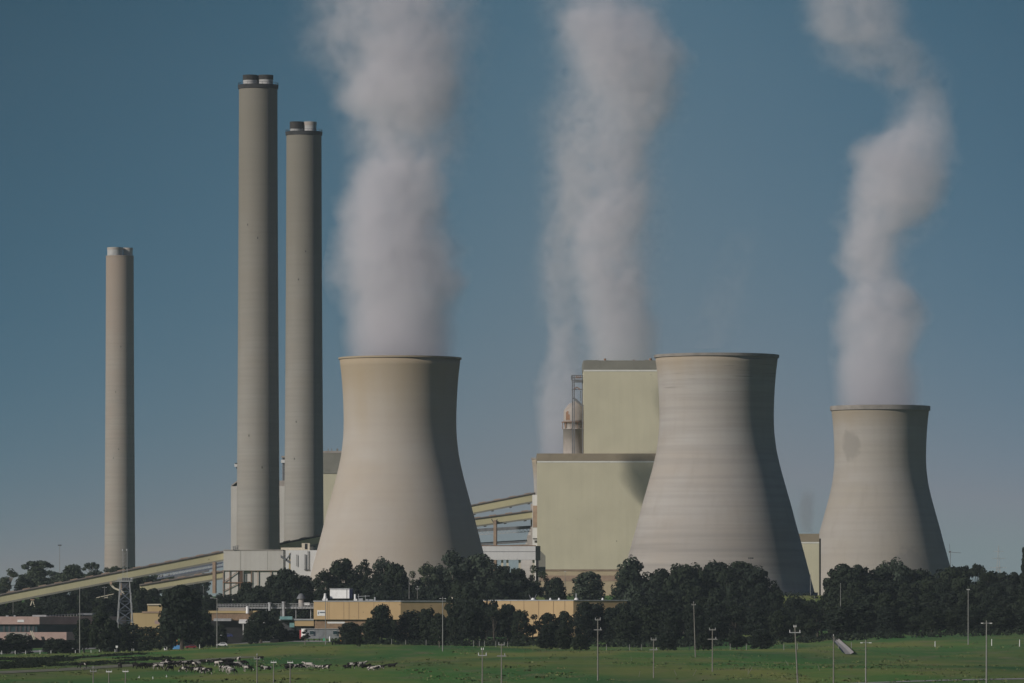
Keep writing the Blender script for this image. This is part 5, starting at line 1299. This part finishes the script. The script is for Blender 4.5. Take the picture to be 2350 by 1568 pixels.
# belt before the ringed tower
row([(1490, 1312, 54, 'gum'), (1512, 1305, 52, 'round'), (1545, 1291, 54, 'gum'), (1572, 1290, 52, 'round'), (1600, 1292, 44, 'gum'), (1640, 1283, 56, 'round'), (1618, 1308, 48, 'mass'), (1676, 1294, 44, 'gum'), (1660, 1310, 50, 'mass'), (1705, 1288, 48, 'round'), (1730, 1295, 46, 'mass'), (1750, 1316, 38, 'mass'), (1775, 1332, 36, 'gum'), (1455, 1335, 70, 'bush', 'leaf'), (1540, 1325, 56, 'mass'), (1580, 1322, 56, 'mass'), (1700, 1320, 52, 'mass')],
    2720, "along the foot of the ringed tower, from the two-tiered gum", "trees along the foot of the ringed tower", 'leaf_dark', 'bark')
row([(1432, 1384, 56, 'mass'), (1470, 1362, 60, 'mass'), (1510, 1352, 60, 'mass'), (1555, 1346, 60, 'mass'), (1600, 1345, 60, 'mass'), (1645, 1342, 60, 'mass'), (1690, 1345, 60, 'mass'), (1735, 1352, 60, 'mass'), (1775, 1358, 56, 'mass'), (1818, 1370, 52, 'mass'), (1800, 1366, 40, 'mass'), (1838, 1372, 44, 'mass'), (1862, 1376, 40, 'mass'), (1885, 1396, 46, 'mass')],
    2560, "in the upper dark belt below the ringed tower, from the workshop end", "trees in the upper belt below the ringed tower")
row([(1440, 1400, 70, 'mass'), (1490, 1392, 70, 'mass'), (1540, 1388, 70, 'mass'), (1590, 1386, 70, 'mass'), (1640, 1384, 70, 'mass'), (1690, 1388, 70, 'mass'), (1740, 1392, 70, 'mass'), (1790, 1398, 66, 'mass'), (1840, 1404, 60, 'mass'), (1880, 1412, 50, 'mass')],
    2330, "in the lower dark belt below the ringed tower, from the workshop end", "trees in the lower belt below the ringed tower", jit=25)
# forest edge at the patched tower
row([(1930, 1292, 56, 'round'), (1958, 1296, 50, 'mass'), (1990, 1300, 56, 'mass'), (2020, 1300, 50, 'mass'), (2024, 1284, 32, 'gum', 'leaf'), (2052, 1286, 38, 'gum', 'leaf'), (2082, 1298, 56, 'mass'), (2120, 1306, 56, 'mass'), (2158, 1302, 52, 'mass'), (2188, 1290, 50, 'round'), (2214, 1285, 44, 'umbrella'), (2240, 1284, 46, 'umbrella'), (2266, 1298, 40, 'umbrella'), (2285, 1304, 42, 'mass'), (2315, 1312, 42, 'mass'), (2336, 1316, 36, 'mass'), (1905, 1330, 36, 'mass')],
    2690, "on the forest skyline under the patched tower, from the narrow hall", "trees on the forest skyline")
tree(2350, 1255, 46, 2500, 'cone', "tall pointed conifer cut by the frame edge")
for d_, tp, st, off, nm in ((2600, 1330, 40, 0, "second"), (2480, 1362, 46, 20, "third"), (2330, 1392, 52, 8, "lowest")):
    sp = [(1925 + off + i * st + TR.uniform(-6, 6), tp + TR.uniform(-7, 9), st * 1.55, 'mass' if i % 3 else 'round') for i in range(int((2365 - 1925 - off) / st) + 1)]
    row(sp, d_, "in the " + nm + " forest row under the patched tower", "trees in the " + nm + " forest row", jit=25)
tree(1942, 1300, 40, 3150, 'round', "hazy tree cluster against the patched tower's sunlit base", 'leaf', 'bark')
# low trees set forward, some as lumps standing in for shadows on grass
row([(812, 1442, 46, 'bush'), (1252, 1436, 56, 'bush'), (1288, 1442, 52, 'mass'), (1332, 1448, 50, 'bush'), (1532, 1444, 50, 'bush'), (1612, 1450, 46, 'bush'), (1752, 1446, 54, 'bush'), (1690, 1448, 40, 'mass')], 2040, "among low clumps and shadow lumps in the pasture, from the cabin", "low trees standing forward into the pasture", jit=45)
# small shrubs in the pasture
for i, (px, rw, w_, h_) in enumerate(((700, 1478, 26, 6.0), (822, 1484, 14, 6.5), (1008, 1484, 22, 5.0), (925, 1478, 14, 3.0))):
    p = on_row(px, rw + 2)
    x_, d_ = p.x, p.y
    tree(px, HOR - (ground_z(x_, d_) + h_ - EYE) / S(d_), w_, d_, 'gum' if i != 1 else 'cone', ["sparse sapling with long shadow on the slope below the red door", "lone dark sapling on bare earth beside the portable cabin", "leaning sparse sapling under the workshop trees", "tiny sapling at the belt edge"][i], 'leaf_dark', 'bark', name="sapling", cat="sapling")

# dark scrub put in to darken the grass bank below the site road
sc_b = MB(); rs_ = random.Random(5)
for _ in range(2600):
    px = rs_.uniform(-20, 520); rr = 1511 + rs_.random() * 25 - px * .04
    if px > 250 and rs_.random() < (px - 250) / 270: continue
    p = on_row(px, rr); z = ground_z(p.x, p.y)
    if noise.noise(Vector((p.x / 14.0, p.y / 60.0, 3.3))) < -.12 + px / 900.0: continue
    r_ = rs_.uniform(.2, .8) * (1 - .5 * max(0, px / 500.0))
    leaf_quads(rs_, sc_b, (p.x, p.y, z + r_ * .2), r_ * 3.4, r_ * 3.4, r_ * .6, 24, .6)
tag(sc_b.build("undergrowth", M['leaf_dark'], at=(X(150, 1800), 1800, -3)), "dark low scrub put in to darken the bank between site road and farm track", "undergrowth", kind='stuff')
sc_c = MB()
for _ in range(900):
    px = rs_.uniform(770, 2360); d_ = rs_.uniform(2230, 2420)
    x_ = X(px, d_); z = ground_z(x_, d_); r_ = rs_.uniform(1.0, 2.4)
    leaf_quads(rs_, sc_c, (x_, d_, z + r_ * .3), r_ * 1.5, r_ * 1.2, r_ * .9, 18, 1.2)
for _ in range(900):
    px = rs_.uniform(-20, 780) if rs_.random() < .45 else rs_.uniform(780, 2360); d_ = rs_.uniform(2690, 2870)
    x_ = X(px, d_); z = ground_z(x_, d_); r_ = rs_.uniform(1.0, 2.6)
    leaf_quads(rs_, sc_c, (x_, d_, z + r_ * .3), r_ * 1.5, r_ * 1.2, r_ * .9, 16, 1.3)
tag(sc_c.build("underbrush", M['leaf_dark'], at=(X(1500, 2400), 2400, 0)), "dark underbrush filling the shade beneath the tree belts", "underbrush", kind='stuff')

# tussocks through the pasture
M['tuft'] = foliage("tussock_blades", (0.065, 0.115, 0.038), (0.135, 0.14, 0.060), (0.07, 0.12, 0.045))
tu = MB()
for _ in range(9000):
    d_ = 1080 + 1150 * rs_.random() ** 1.3; px = rs_.uniform(-10, 2360); x_ = X(px, d_)
    n_ = noise.noise(Vector((x_ / 16.0, d_ / 70.0, 1.7))) + .6 * noise.noise(Vector((x_ / 5.0, d_ / 25.0, 8.1)))
    if n_ < .12: continue
    z = ground_z(x_, d_); r_ = rs_.uniform(.15, .5) * (.6 + n_)
    leaf_quads(rs_, tu, (x_, d_, z + r_ * .15), r_ * 2.2, r_ * 2.2, r_ * .5, 7, r_ * 1.3)
tag(tu.build("grass_tussocks", M['tuft'], at=(0, 1500, 0)), "rough grass tussocks scattered in patches through the pasture", "grass", kind='stuff')

# ------------------------------------------------------------------ cows
def cow_coat(name, base_amt):
    m, t, b = new_mat(name)
    tcn = N(t, "ShaderNodeTexCoord"); oi = N(t, "ShaderNodeObjectInfo")
    off = N(t, "ShaderNodeVectorMath", operation='SCALE'); off.inputs[0].default_value = (37, 11, 23); t.links.new(oi.outputs["Random"], off.inputs["Scale"])
    ad = N(t, "ShaderNodeVectorMath", operation='ADD'); t.links.new(tcn.outputs["Object"], ad.inputs[0]); t.links.new(off.outputs[0], ad.inputs[1])
    f = noise_fac(t, ad.outputs[0], 1.15, 1.5, base_amt - .015, base_amt + .015)
    t.links.new(mixc(t, (0.012, 0.011, 0.011), (0.42, 0.39, 0.36), f), b.inputs["Base Color"])
    b.inputs["Roughness"].default_value = .8; b.inputs["Specular IOR Level"].default_value = .15
    return m
M['cow_black'] = cow_coat("cow_coat_mostly_black", .70)
M['cow_pied'] = cow_coat("cow_coat_pied", .54)
M['cow_white'] = cow_coat("cow_coat_mostly_white", .465)

def cow_mesh(pose):
    V, E_, Rr = [], [], []
    def p(co, r, par=None):
        V.append(co); Rr.append(r)
        if par is not None: E_.append((par, len(V) - 1))
        return len(V) - 1
    dz = 0 if pose != 'lie' else -.55
    pel = p((-.62, 0, 1.14 + dz), (.27, .30))
    rump = p((-.88, 0, 1.16 + dz), (.20, .24), pel)
    belly = p((-.15, 0, 1.06 + dz), (.36, .37), pel)
    chest = p((.38, 0, 1.06 + dz), (.31, .36), belly)
    sh = p((.66, 0, 1.14 + dz), (.24, .30), chest)
    if pose == 'graze':
        n1 = p((.93, 0, .98), (.16, .19), sh); n2 = p((1.14, 0, .66), (.13, .15), n1)
        hd = p((1.22, 0, .42), (.12, .13), n2); mz_ = p((1.30, 0, .14), (.08, .085), hd); hx = Vector((1.18, 0, .50))
    else:
        n1 = p((.95, 0, 1.30 + dz), (.16, .20), sh); n2 = p((1.17, 0, 1.48 + dz), (.13, .15), n1)
        hd = p((1.33, 0, 1.50 + dz), (.13, .13), n2); mz_ = p((1.62, 0, 1.34 + dz), (.085, .09), hd); hx = Vector((1.28, 0, 1.58 + dz))
    for s_ in (-1, 1):
        ear = p((hx.x, s_ * .16, hx.z + .02), (.045, .05), hd); p((hx.x - .02, s_ * .29, hx.z), (.03, .05), ear)
        if pose == 'lie':
            a = p((.62, s_ * .20, .40), (.12, .13), sh); k = p((.86, s_ * .26, .14), (.08, .08), a); p((.50, s_ * .30, .08), (.06, .06), k)
            a = p((-.66, s_ * .26, .42), (.20, .22), pel); k = p((-.28, s_ * .40, .18), (.11, .11), a); h = p((-.62, s_ * .44, .10), (.07, .07), k); p((-.30, s_ * .48, .06), (.05, .05), h)
        else:
            st_ = .06 * s_
            a = p((.58 + st_, s_ * .19, .80), (.12, .14), sh); k = p((.60 + st_, s_ * .19, .46), (.075, .08), a); f_ = p((.58 + st_, s_ * .19, .12), (.052, .055), k); p((.62 + st_, s_ * .19, .04), (.06, .06), f_)
            a = p((-.70 - st_, s_ * .20, .82), (.15, .20), pel); k = p((-.62 - st_, s_ * .20, .66), (.11, .12), a); h = p((-.84 - st_, s_ * .20, .44), (.065, .07), k); f_ = p((-.80 - st_, s_ * .20, .12), (.052, .055), h); p((-.75 - st_, s_ * .20, .04), (.06, .06), f_)
    if pose != 'lie':
        ud = p((-.48, 0, .72), (.15, .15), pel)
    tl = p((-1.02, 0, 1.10 + dz), (.035, .035), rump); t2 = p((-1.07, 0, .80 + dz), (.025, .025), tl); p((-1.05, 0, max(.12, .45 + dz)), (.05, .05), t2)
    me = bpy.data.meshes.new("cow_skeleton"); me.from_pydata(V, E_, [])
    o = bpy.data.objects.new("cow_tmp", me); COL.objects.link(o)
    md = o.modifiers.new("skin", 'SKIN'); md.use_smooth_shade = True
    for i, v in enumerate(me.skin_vertices[0].data):
        v.radius = Rr[i]; v.use_root = (i == 0)
    o.modifiers.new("sub", 'SUBSURF').levels = 1
    dg = bpy.context.evaluated_depsgraph_get()
    out = bpy.data.meshes.new_from_object(o.evaluated_get(dg))
    bpy.data.objects.remove(o); bpy.data.meshes.remove(me)
    return out
COWM = {}
for pose in ('graze', 'stand', 'lie'):
    base = cow_mesh(pose)
    for coat in ('cow_black', 'cow_pied', 'cow_white'):
        mm = base.copy(); mm.name = "cow_" + pose; mm.materials.clear(); mm.materials.append(M[coat]); COWM[(pose, coat)] = mm
CR = random.Random(11)
def cow(zx, zy, x0, pose, coat, rz, label, group):
    px = (x0 + zx / 4.7) / 1.08936; rw = (1620 + (zy + (30 if pose != 'lie' else 14)) / 4.7) / 1.08936
    p = on_row(px, rw)
    o = bpy.data.objects.new("cow", COWM[(pose, coat)]); COL.objects.link(o)
    o.location = (p.x, p.y, ground_z(p.x, p.y)); o.rotation_euler = (0, 0, rz)
    s_ = CR.uniform(.96, 1.1); o.scale = (s_, s_, s_)
    tag(o, label, "cow", group)
b_, q_, w_ = 'cow_black', 'cow_pied', 'cow_white'
herd = [(130, 215, b_), (565, 215, b_), (750, 214, b_), (800, 222, b_), (850, 214, b_), (900, 215, b_), (950, 214, b_), (1000, 226, w_), (1035, 228, w_), (1075, 200, w_), (1095, 166, b_), (1125, 162, b_), (1130, 198, q_), (1165, 205, b_), (1190, 188, q_), (1225, 196, b_), (1150, 252, b_), (1270, 195, w_), (1290, 185, q_), (1330, 196, q_),
        (1365, 186, b_), (1410, 188, b_), (1310, 262, q_), (1345, 250, b_), (1440, 200, q_), (1475, 195, w_), (1530, 172, q_), (1565, 176, b_), (1445, 265, b_), (1480, 272, q_), (1520, 262, b_), (1555, 276, q_), (1595, 284, q_), (1650, 176, b_), (1680, 172, b_), (1710, 190, w_), (1745, 186, q_), (1790, 168, b_), (1830, 162, b_), (1860, 176, b_),
        (1830, 206, b_), (1870, 212, b_), (1910, 210, b_), (1945, 206, w_), (1985, 192, b_), (2020, 184, b_), (2000, 226, b_), (2045, 240, q_), (2075, 254, q_), (1770, 246, w_), (1815, 256, w_), (1850, 268, w_), (1880, 284, w_), (1960, 142, w_), (2212, 126, b_)]
COATN = {b_: "black", q_: "black and white", w_: "mostly white"}
POSEN = {'graze': "grazing", 'stand': "standing", 'lie': "lying"}
cn = {}
for (zx, zy, coat) in sorted(herd):
    pose = 'graze' if CR.random() < .62 else 'stand'
    if zx in (1960, 565, 130): pose = 'stand' if zx == 1960 else 'graze'
    rz = CR.choice((0, PI)) + CR.uniform(-.7, .7) if zx not in (1960, 565) else -PI / 2 + .3
    if zx == 130: lab = "lone black cow grazing apart beside the farm track, far from the herd"
    elif zx == 565: lab = "single black cow grazing between the lone cow and the herd"
    elif zx == 1960: lab = "mostly white cow facing the viewer, hindmost above the herd"
    elif zx == 2212: lab = "black cow by itself behind the taller thin-crossarm pole"
    else:
        k = cn.get((coat, pose), 0); cn[(coat, pose)] = k + 1
        lab = nth(k) + " " + COATN[coat] + " cow " + POSEN[pose] + " in the big herd, from the track end"
    cow(zx, zy, 180, pose, coat, rz, lab, "dairy cows in the big herd")
rest = [(-200 + 105, 245, b_), (-50, 246, q_), (190, 236, b_), (215, 222, q_), (252, 220, b_), (290, 222, q_), (322, 216, w_), (348, 220, w_), (386, 226, q_), (430, 216, w_), (470, 218, w_), (542, 232, w_), (582, 232, q_), (632, 232, q_), (885, 230, b_), (936, 216, q_), (1000, 208, b_), (1052, 204, w_), (1086, 226, b_), (1166, 250, w_), (1212, 242, b_), (1272, 236, q_), (1404, 216, b_)]
cn = {}
for (zx, zy, coat) in sorted(rest):
    pose = 'lie' if zx not in (936, 1052, 430) else 'stand'
    k = cn.get((coat, pose), 0); cn[(coat, pose)] = k + 1
    lab = nth(k) + " " + COATN[coat] + " cow " + POSEN[pose] + " in the loose resting line, from the herd"
    if zx == 1404: lab = "black cow lying alone at the outer end of the resting line"
    cow(zx, zy, 680, pose, coat, CR.choice((0, PI)) + CR.uniform(-.5, .5), lab, "cows in the loose resting line")
# white birds feeding in the grass
def bird_mesh():
    b = MB()
    b.lathe(0, 0, [(.01, .22), (.10, .26), (.15, .36), (.13, .48), (.06, .58), (.045, .72), (.07, .78), (.05, .85), (.01, .88)], 10)
    b.cyl((.05, 0, .8), (.22, 0, .77), .025, .005, 6); b.cyl((0, .04, 0), (0, .04, .26), .012, n=5); b.cyl((0, -.04, 0), (0, -.04, .26), .012, n=5)
    b.obox((-.38, -.09, .30), (.34, 0, .06), (0, .18, 0), (-.04, 0, .09))
    me = bpy.data.meshes.new("egret"); me.from_pydata(b.v, [], b.f); me.materials.append(M['white']); return me
bm_ = bird_mesh()
for i, (zx, zy) in enumerate(((790, 366), (950, 372), (1110, 355))):
    p = on_row((180 + zx / 4.7) / 1.08936, (1620 + zy / 4.7) / 1.08936)
    o = bpy.data.objects.new("egret", bm_); COL.objects.link(o); o.location = (p.x, p.y, ground_z(p.x, p.y)); o.rotation_euler = (0, 0, i * 2.0); o.scale = (.8,) * 3
    tag(o, ["white bird feeding below the dark end of the herd", "white bird midway along the empty grass below the herd", "white bird feeding below the herd's tight middle"][i], "bird", "white birds in the grass")

# ------------------------------------------------------------------ steam
def plume(name, px0, row0, d, sections, label, dens, seed, grp, warp=9.0, albedo=0.97, ext=0.0):
    """sections: (row, core left, core right, halo left, halo right, core density, halo density) from the mouth upward"""
    s_ = S(d); x0, z0 = X(px0, d), Z(row0, d)
    sec = sorted(sections, key=lambda q: -q[0])
    H = (sec[0][0] - sec[-1][0]) * s_
    rows = [((sec[0][0] - q[0]) * s_ / H, ((q[1] + q[2]) / 2 - px0) * s_, (q[2] - q[1]) / 2 * s_, ((q[3] + q[4]) / 2 - px0) * s_, (q[4] - q[3]) / 2 * s_, q[5], q[6]) for q in sec]
    zb = Z(sec[0][0], d)
    # steam body: tube wide enough for the halo
    mb = MB(); n = 28; K = 60
    def interp(f, k):
        for a, c in zip(rows[:-1], rows[1:]):
            if f <= c[0] + 1e-9:
                u = (f - a[0]) / max(1e-9, c[0] - a[0]); return a[k] + (c[k] - a[k]) * u
        return rows[-1][k]
    for i in range(K + 1):
        f = i / K
        lo = min(interp(f, 1) - interp(f, 2), interp(f, 3) - interp(f, 4)); hi = max(interp(f, 1) + interp(f, 2), interp(f, 3) + interp(f, 4))
        c_, r_ = (lo + hi) / 2, (hi - lo) / 2
        g_ = 1.0 + .2 * min(1, f * 5)
        for j in range(n):
            a = 2 * PI * j / n
            dv = Vector((math.cos(a), math.sin(a), 0))
            wob = 1 + .10 * min(1, f * 6) * noise.noise(Vector((dv.x * 1.4, dv.y * 1.4, f * H / 28.0 + seed)))
            dep = max(interp(f, 2), interp(f, 4)) * 1.05
            mb.v.append((x0 + c_ + dv.x * r_ * g_ * wob, d + dv.y * dep * g_ * wob, zb + f * H))
    for i in range(K):
        for j in range(n):
            k = (j + 1) % n
            mb.f.append((i * n + j, i * n + k, (i + 1) * n + k, (i + 1) * n + j))
    mb.f.append(tuple(range(n))[::-1]); mb.f.append(tuple(K * n + j for j in range(n)))
    m = bpy.data.materials.new(name + "_vapour"); m.use_nodes = True
    t = m.node_tree; t.nodes.remove(t.nodes["Principled BSDF"]); out = t.nodes["Material Output"]
    vol = N(t, "ShaderNodeVolumePrincipled"); t.links.new(vol.outputs[0], out.inputs["Volume"])
    vol.inputs["Color"].default_value = (albedo * .985, albedo * .97, albedo * 1.01, 1); vol.inputs["Anisotropy"].default_value = 0.15
    tcn = N(t, "ShaderNodeTexCoord"); P = tcn.outputs["Object"]
    s0 = N(t, "ShaderNodeSeparateXYZ"); t.links.new(P, s0.inputs[0])
    h0 = mth(t, 'DIVIDE', s0.outputs[2], H)
    grow = mth(t, 'MINIMUM', 1.0, mth(t, 'MULTIPLY', h0, 5.0))
    of = N(t, "ShaderNodeVectorMath", operation='ADD'); t.links.new(P, of.inputs[0]); of.inputs[1].default_value = (seed * 13.7, seed * 7.1, seed * 31.3)
    nz = N(t, "ShaderNodeTexNoise"); nz.inputs["Scale"].default_value = 1 / 42.0; nz.inputs["Detail"].default_value = 2.0; t.links.new(of.outputs[0], nz.inputs["Vector"])
    sb = N(t, "ShaderNodeVectorMath", operation='SUBTRACT'); t.links.new(nz.outputs["Color"], sb.inputs[0]); sb.inputs[1].default_value = (.5, .5, .5)
    sc_ = N(t, "ShaderNodeVectorMath", operation='SCALE'); t.links.new(sb.outputs[0], sc_.inputs[0]); t.links.new(mth(t, 'MULTIPLY', grow, warp * 3.2), sc_.inputs["Scale"])
    pw = N(t, "ShaderNodeVectorMath", operation='ADD'); t.links.new(P, pw.inputs[0]); t.links.new(sc_.outputs[0], pw.inputs[1])
    s1 = N(t, "ShaderNodeSeparateXYZ"); t.links.new(pw.outputs[0], s1.inputs[0])
    h = mth(t, 'DIVIDE', s1.outputs[2], H)
    def curve(k, lo, hi):
        c = N(t, "ShaderNodeFloatCurve"); cv = c.mapping.curves[0]
        pts = [(r_[0], (r_[k] - lo) / (hi - lo)) for r_ in rows]
        while len(cv.points) < len(pts): cv.points.new(.5, .5)
        for q, pt in zip(cv.points, pts): q.location = pt; q.handle_type = 'AUTO'
        c.mapping.update(); t.links.new(h, c.inputs["Value"])
        return mth(t, 'MULTIPLY_ADD', c.outputs[0], hi - lo, lo)
    soft0 = .45
    cc = curve(1, -120, 120); cr = mth(t, 'MULTIPLY', curve(2, 0, 120), mth(t, 'MULTIPLY_ADD', grow, 0.14, 1.0)); hc = curve(3, -120, 120); hr = curve(4, 0, 120); cd = curve(5, 0, 1.0); hd_ = curve(6, 0, 1.0)
    fb = N(t, "ShaderNodeTexNoise"); fb.inputs["Scale"].default_value = 1 / 15.0; fb.inputs["Detail"].default_value = 3.5; fb.inputs["Roughness"].default_value = .58; t.links.new(of.outputs[0], fb.inputs["Vector"])
    rough = mth(t, 'MULTIPLY', mth(t, 'SUBTRACT', fb.outputs[0], .5), mth(t, 'MULTIPLY_ADD', grow, 1.15, 0.05))
    def body(c, r, soft, e0, e1):
        dx = mth(t, 'SUBTRACT', s1.outputs[0], c)
        dd = mth(t, 'DIVIDE', mth(t, 'SQRT', mth(t, 'ADD', mth(t, 'MULTIPLY', dx, dx), mth(t, 'MULTIPLY', s1.outputs[1], s1.outputs[1]))), mth(t, 'MAXIMUM', r, 0.5))
        return rng(t, mth(t, 'ADD', dd, mth(t, 'MULTIPLY', rough, soft)), e1, e0)
    core = mth(t, 'MULTIPLY', mth(t, 'MULTIPLY', body(cc, cr, 1.0, soft0, 1.06), cd), mth(t, 'MULTIPLY_ADD', rng(t, fb.outputs[0], .30, .68), mth(t, 'MULTIPLY', grow, 0.9), mth(t, 'MULTIPLY_ADD', grow, -0.5, 1.0)))
    halo = mth(t, 'MULTIPLY', mth(t, 'MULTIPLY', body(hc, hr, 1.5, .35, 1.05), hd_), rng(t, fb.outputs[0], .36, .62))
    t.links.new(mth(t, 'MULTIPLY', mth(t, 'ADD', core, halo), dens), vol.inputs["Density"])
    o = mb.build(name, m, at=(x0, d, zb))
    return tag(o, label, "steam", grp, kind='thing')
PG = "steam plumes above the cooling towers"
plume("steam_plume", 918, 822, 3000, [(822, 785, 1051, 785, 1051, 1, 0), (770, 785, 1050, 783, 1052, 1, 0), (700, 778, 1045, 774, 1050, .95, .05), (640, 776, 1050, 774, 1060, .95, .1), (590, 775, 1050, 772, 1062, .9, .1), (540, 784, 1040, 776, 1060, .9, .15), (490, 774, 1036, 772, 1066, .85, .2), (440, 784, 1034, 774, 1078, .8, .25),
      (390, 815, 1012, 772, 1094, .8, .42), (345, 868, 990, 764, 1100, .75, .5), (305, 866, 1000, 764, 1106, .6, .55), (265, 800, 1034, 762, 1110, .55, .5), (220, 768, 1052, 735, 1120, .6, .5), (165, 800, 1054, 692, 1132, .6, .55), (110, 826, 1028, 670, 1140, .52, .6), (50, 846, 1000, 666, 1144, .42, .62), (0, 850, 985, 670, 1146, .34, .62), (-60, 840, 980, 670, 1148, .3, .58)],
      "broad thick steam column pouring from the smooth tower", .075, 1.0, PG)
plume("steam_plume", 1430, 845, 4600, [(845, 1345, 1518, 1300, 1524, .9, .35), (780, 1342, 1516, 1290, 1526, .9, .4), (720, 1334, 1508, 1270, 1530, .85, .45), (650, 1328, 1492, 1245, 1532, .8, .5), (590, 1320, 1468, 1235, 1538, .75, .55), (540, 1312, 1462, 1230, 1542, .75, .6), (490, 1322, 1488, 1228, 1548, .7, .6), (440, 1365, 1490, 1225, 1548, .65, .65), (380, 1382, 1488, 1225, 1548, .5, .65),
      (320, 1362, 1500, 1222, 1562, .5, .6), (260, 1370, 1540, 1222, 1576, .58, .55), (200, 1352, 1562, 1232, 1584, .62, .5), (140, 1310, 1566, 1232, 1582, .64, .45), (90, 1285, 1548, 1225, 1575, .66, .3), (40, 1280, 1510, 1210, 1560, .6, .3), (5, 1330, 1450, 1190, 1560, .4, .3), (-60, 1300, 1430, 1180, 1560, .25, .3)],
      "twisting steam column rising behind the boiler house's high block", .05, 2.0, PG)
plume("steam_plume", 1286, 1055, 5085, [(1055, 1228, 1342, 1226, 1344, .85, .1), (1000, 1229, 1346, 1224, 1348, .85, .1), (930, 1230, 1346, 1226, 1348, .82, .1), (860, 1234, 1340, 1228, 1350, .8, .12), (800, 1245, 1332, 1230, 1345, .75, .15), (740, 1250, 1330, 1212, 1345, .55, .2), (680, 1240, 1325, 1205, 1345, .35, .25), (620, 1225, 1318, 1200, 1342, .4, .25), (560, 1225, 1310, 1205, 1335, .35, .22),
      (500, 1262, 1350, 1210, 1362, .4, .2), (440, 1282, 1366, 1215, 1372, .55, .15), (390, 1270, 1362, 1215, 1370, .45, .15), (330, 1262, 1330, 1212, 1350, .2, .15), (270, 1240, 1310, 1195, 1330, .05, .12), (220, 1230, 1300, 1190, 1320, 0, .03)],
      "slimmer faint steam column beside the twisting one, behind the boiler house's low block", .045, 3.0, PG, warp=7.0)
plume("steam_plume", 2020, 934, 3650, [(934, 1910, 2122, 1910, 2124, .95, 0), (880, 1912, 2112, 1908, 2126, .92, .15), (830, 1912, 2105, 1906, 2125, .88, .2), (780, 1912, 2110, 1904, 2128, .85, .2), (730, 1914, 2112, 1906, 2135, .8, .25), (680, 1922, 2100, 1908, 2130, .75, .3), (640, 1945, 2070, 1905, 2120, .7, .3), (600, 1916, 2060, 1900, 2120, .65, .3), (550, 1918, 2068, 1902, 2165, .7, .3),
      (500, 1928, 2120, 1906, 2180, .65, .3), (450, 1936, 2160, 1912, 2186, .65, .3), (400, 1938, 2178, 1920, 2192, .62, .3), (350, 1950, 2184, 1925, 2195, .5, .3), (300, 2048, 2180, 1990, 2198, .4, .35), (250, 2066, 2182, 2030, 2200, .25, .35), (200, 2080, 2180, 2000, 2196, .12, .35), (140, 2040, 2150, 1850, 2185, .1, .32), (80, 1850, 2080, 1832, 2140, .28, .25), (20, 1846, 2072, 1828, 2090, .32, .2), (-50, 1840, 2060, 1825, 2085, .3, .2)],
      "crooked steam column leaning from the patched tower", .062, 4.0, PG)
plume("smoke_wisp", 1850, 1222, 3400, [(1222, 1836, 1868, 1832, 1874, .1, .3), (1195, 1830, 1872, 1824, 1878, .2, .35), (1165, 1826, 1870, 1822, 1876, .25, .3), (1135, 1834, 1866, 1826, 1872, .15, .3), (1110, 1842, 1860, 1834, 1866, .02, .1)],
      "small grey smoke wisp above the narrow yellow hall", .12, 5.0, None, warp=3.0, albedo=.55)
plume("steam_plume", 905, 812, 3100, [(812, 868, 908, 864, 912, .3, .1), (788, 848, 922, 842, 928, .9, .2), (752, 840, 936, 834, 942, 1, .2), (716, 848, 932, 842, 938, .9, .2), (685, 885, 935, 880, 940, .4, .2), (620, 915, 960, 910, 966, .6, .2), (560, 900, 972, 896, 978, .8, .2), (505, 905, 968, 900, 974, .5, .2), (480, 920, 955, 916, 960, .2, .1)],
      "added steam hidden behind the broad column, placed to shade the boiler house", .09, 7.0, PG, warp=4.0)  # unseen puff, inferred from the wall shadow and placed to cast it
plume("vapour_wisp", 1600, 800, 3050, [(800, 1575, 1640, 1555, 1680, 0, .25), (740, 1590, 1660, 1565, 1710, .05, .35), (680, 1630, 1700, 1590, 1735, .05, .35), (620, 1660, 1730, 1620, 1750, .03, .3), (560, 1690, 1740, 1650, 1760, 0, .2), (520, 1700, 1740, 1670, 1750, 0, .05)],
      "barely visible vapour wisp drifting above the ring-streaked tower", .02, 6.0, None, warp=5.0)

# ------------------------------------------------------------------ air
hz = MB().box(-6400, 6400, -700, 7000, -12, 650)
hm = bpy.data.materials.new("haze"); hm.use_nodes = True
ht = hm.node_tree; ht.nodes.remove(ht.nodes["Principled BSDF"])
hv = ht.nodes.new("ShaderNodeVolumePrincipled"); ht.links.new(hv.outputs[0], ht.nodes["Material Output"].inputs["Volume"])
hv.inputs["Color"].default_value = (0.75, 0.865, 0.98, 1); hv.inputs["Density"].default_value = 0.000024; hv.inputs["Anisotropy"].default_value = 0.0
tag(hz.build("haze", hm), "thin even haze of air filling the valley", kind='stuff')
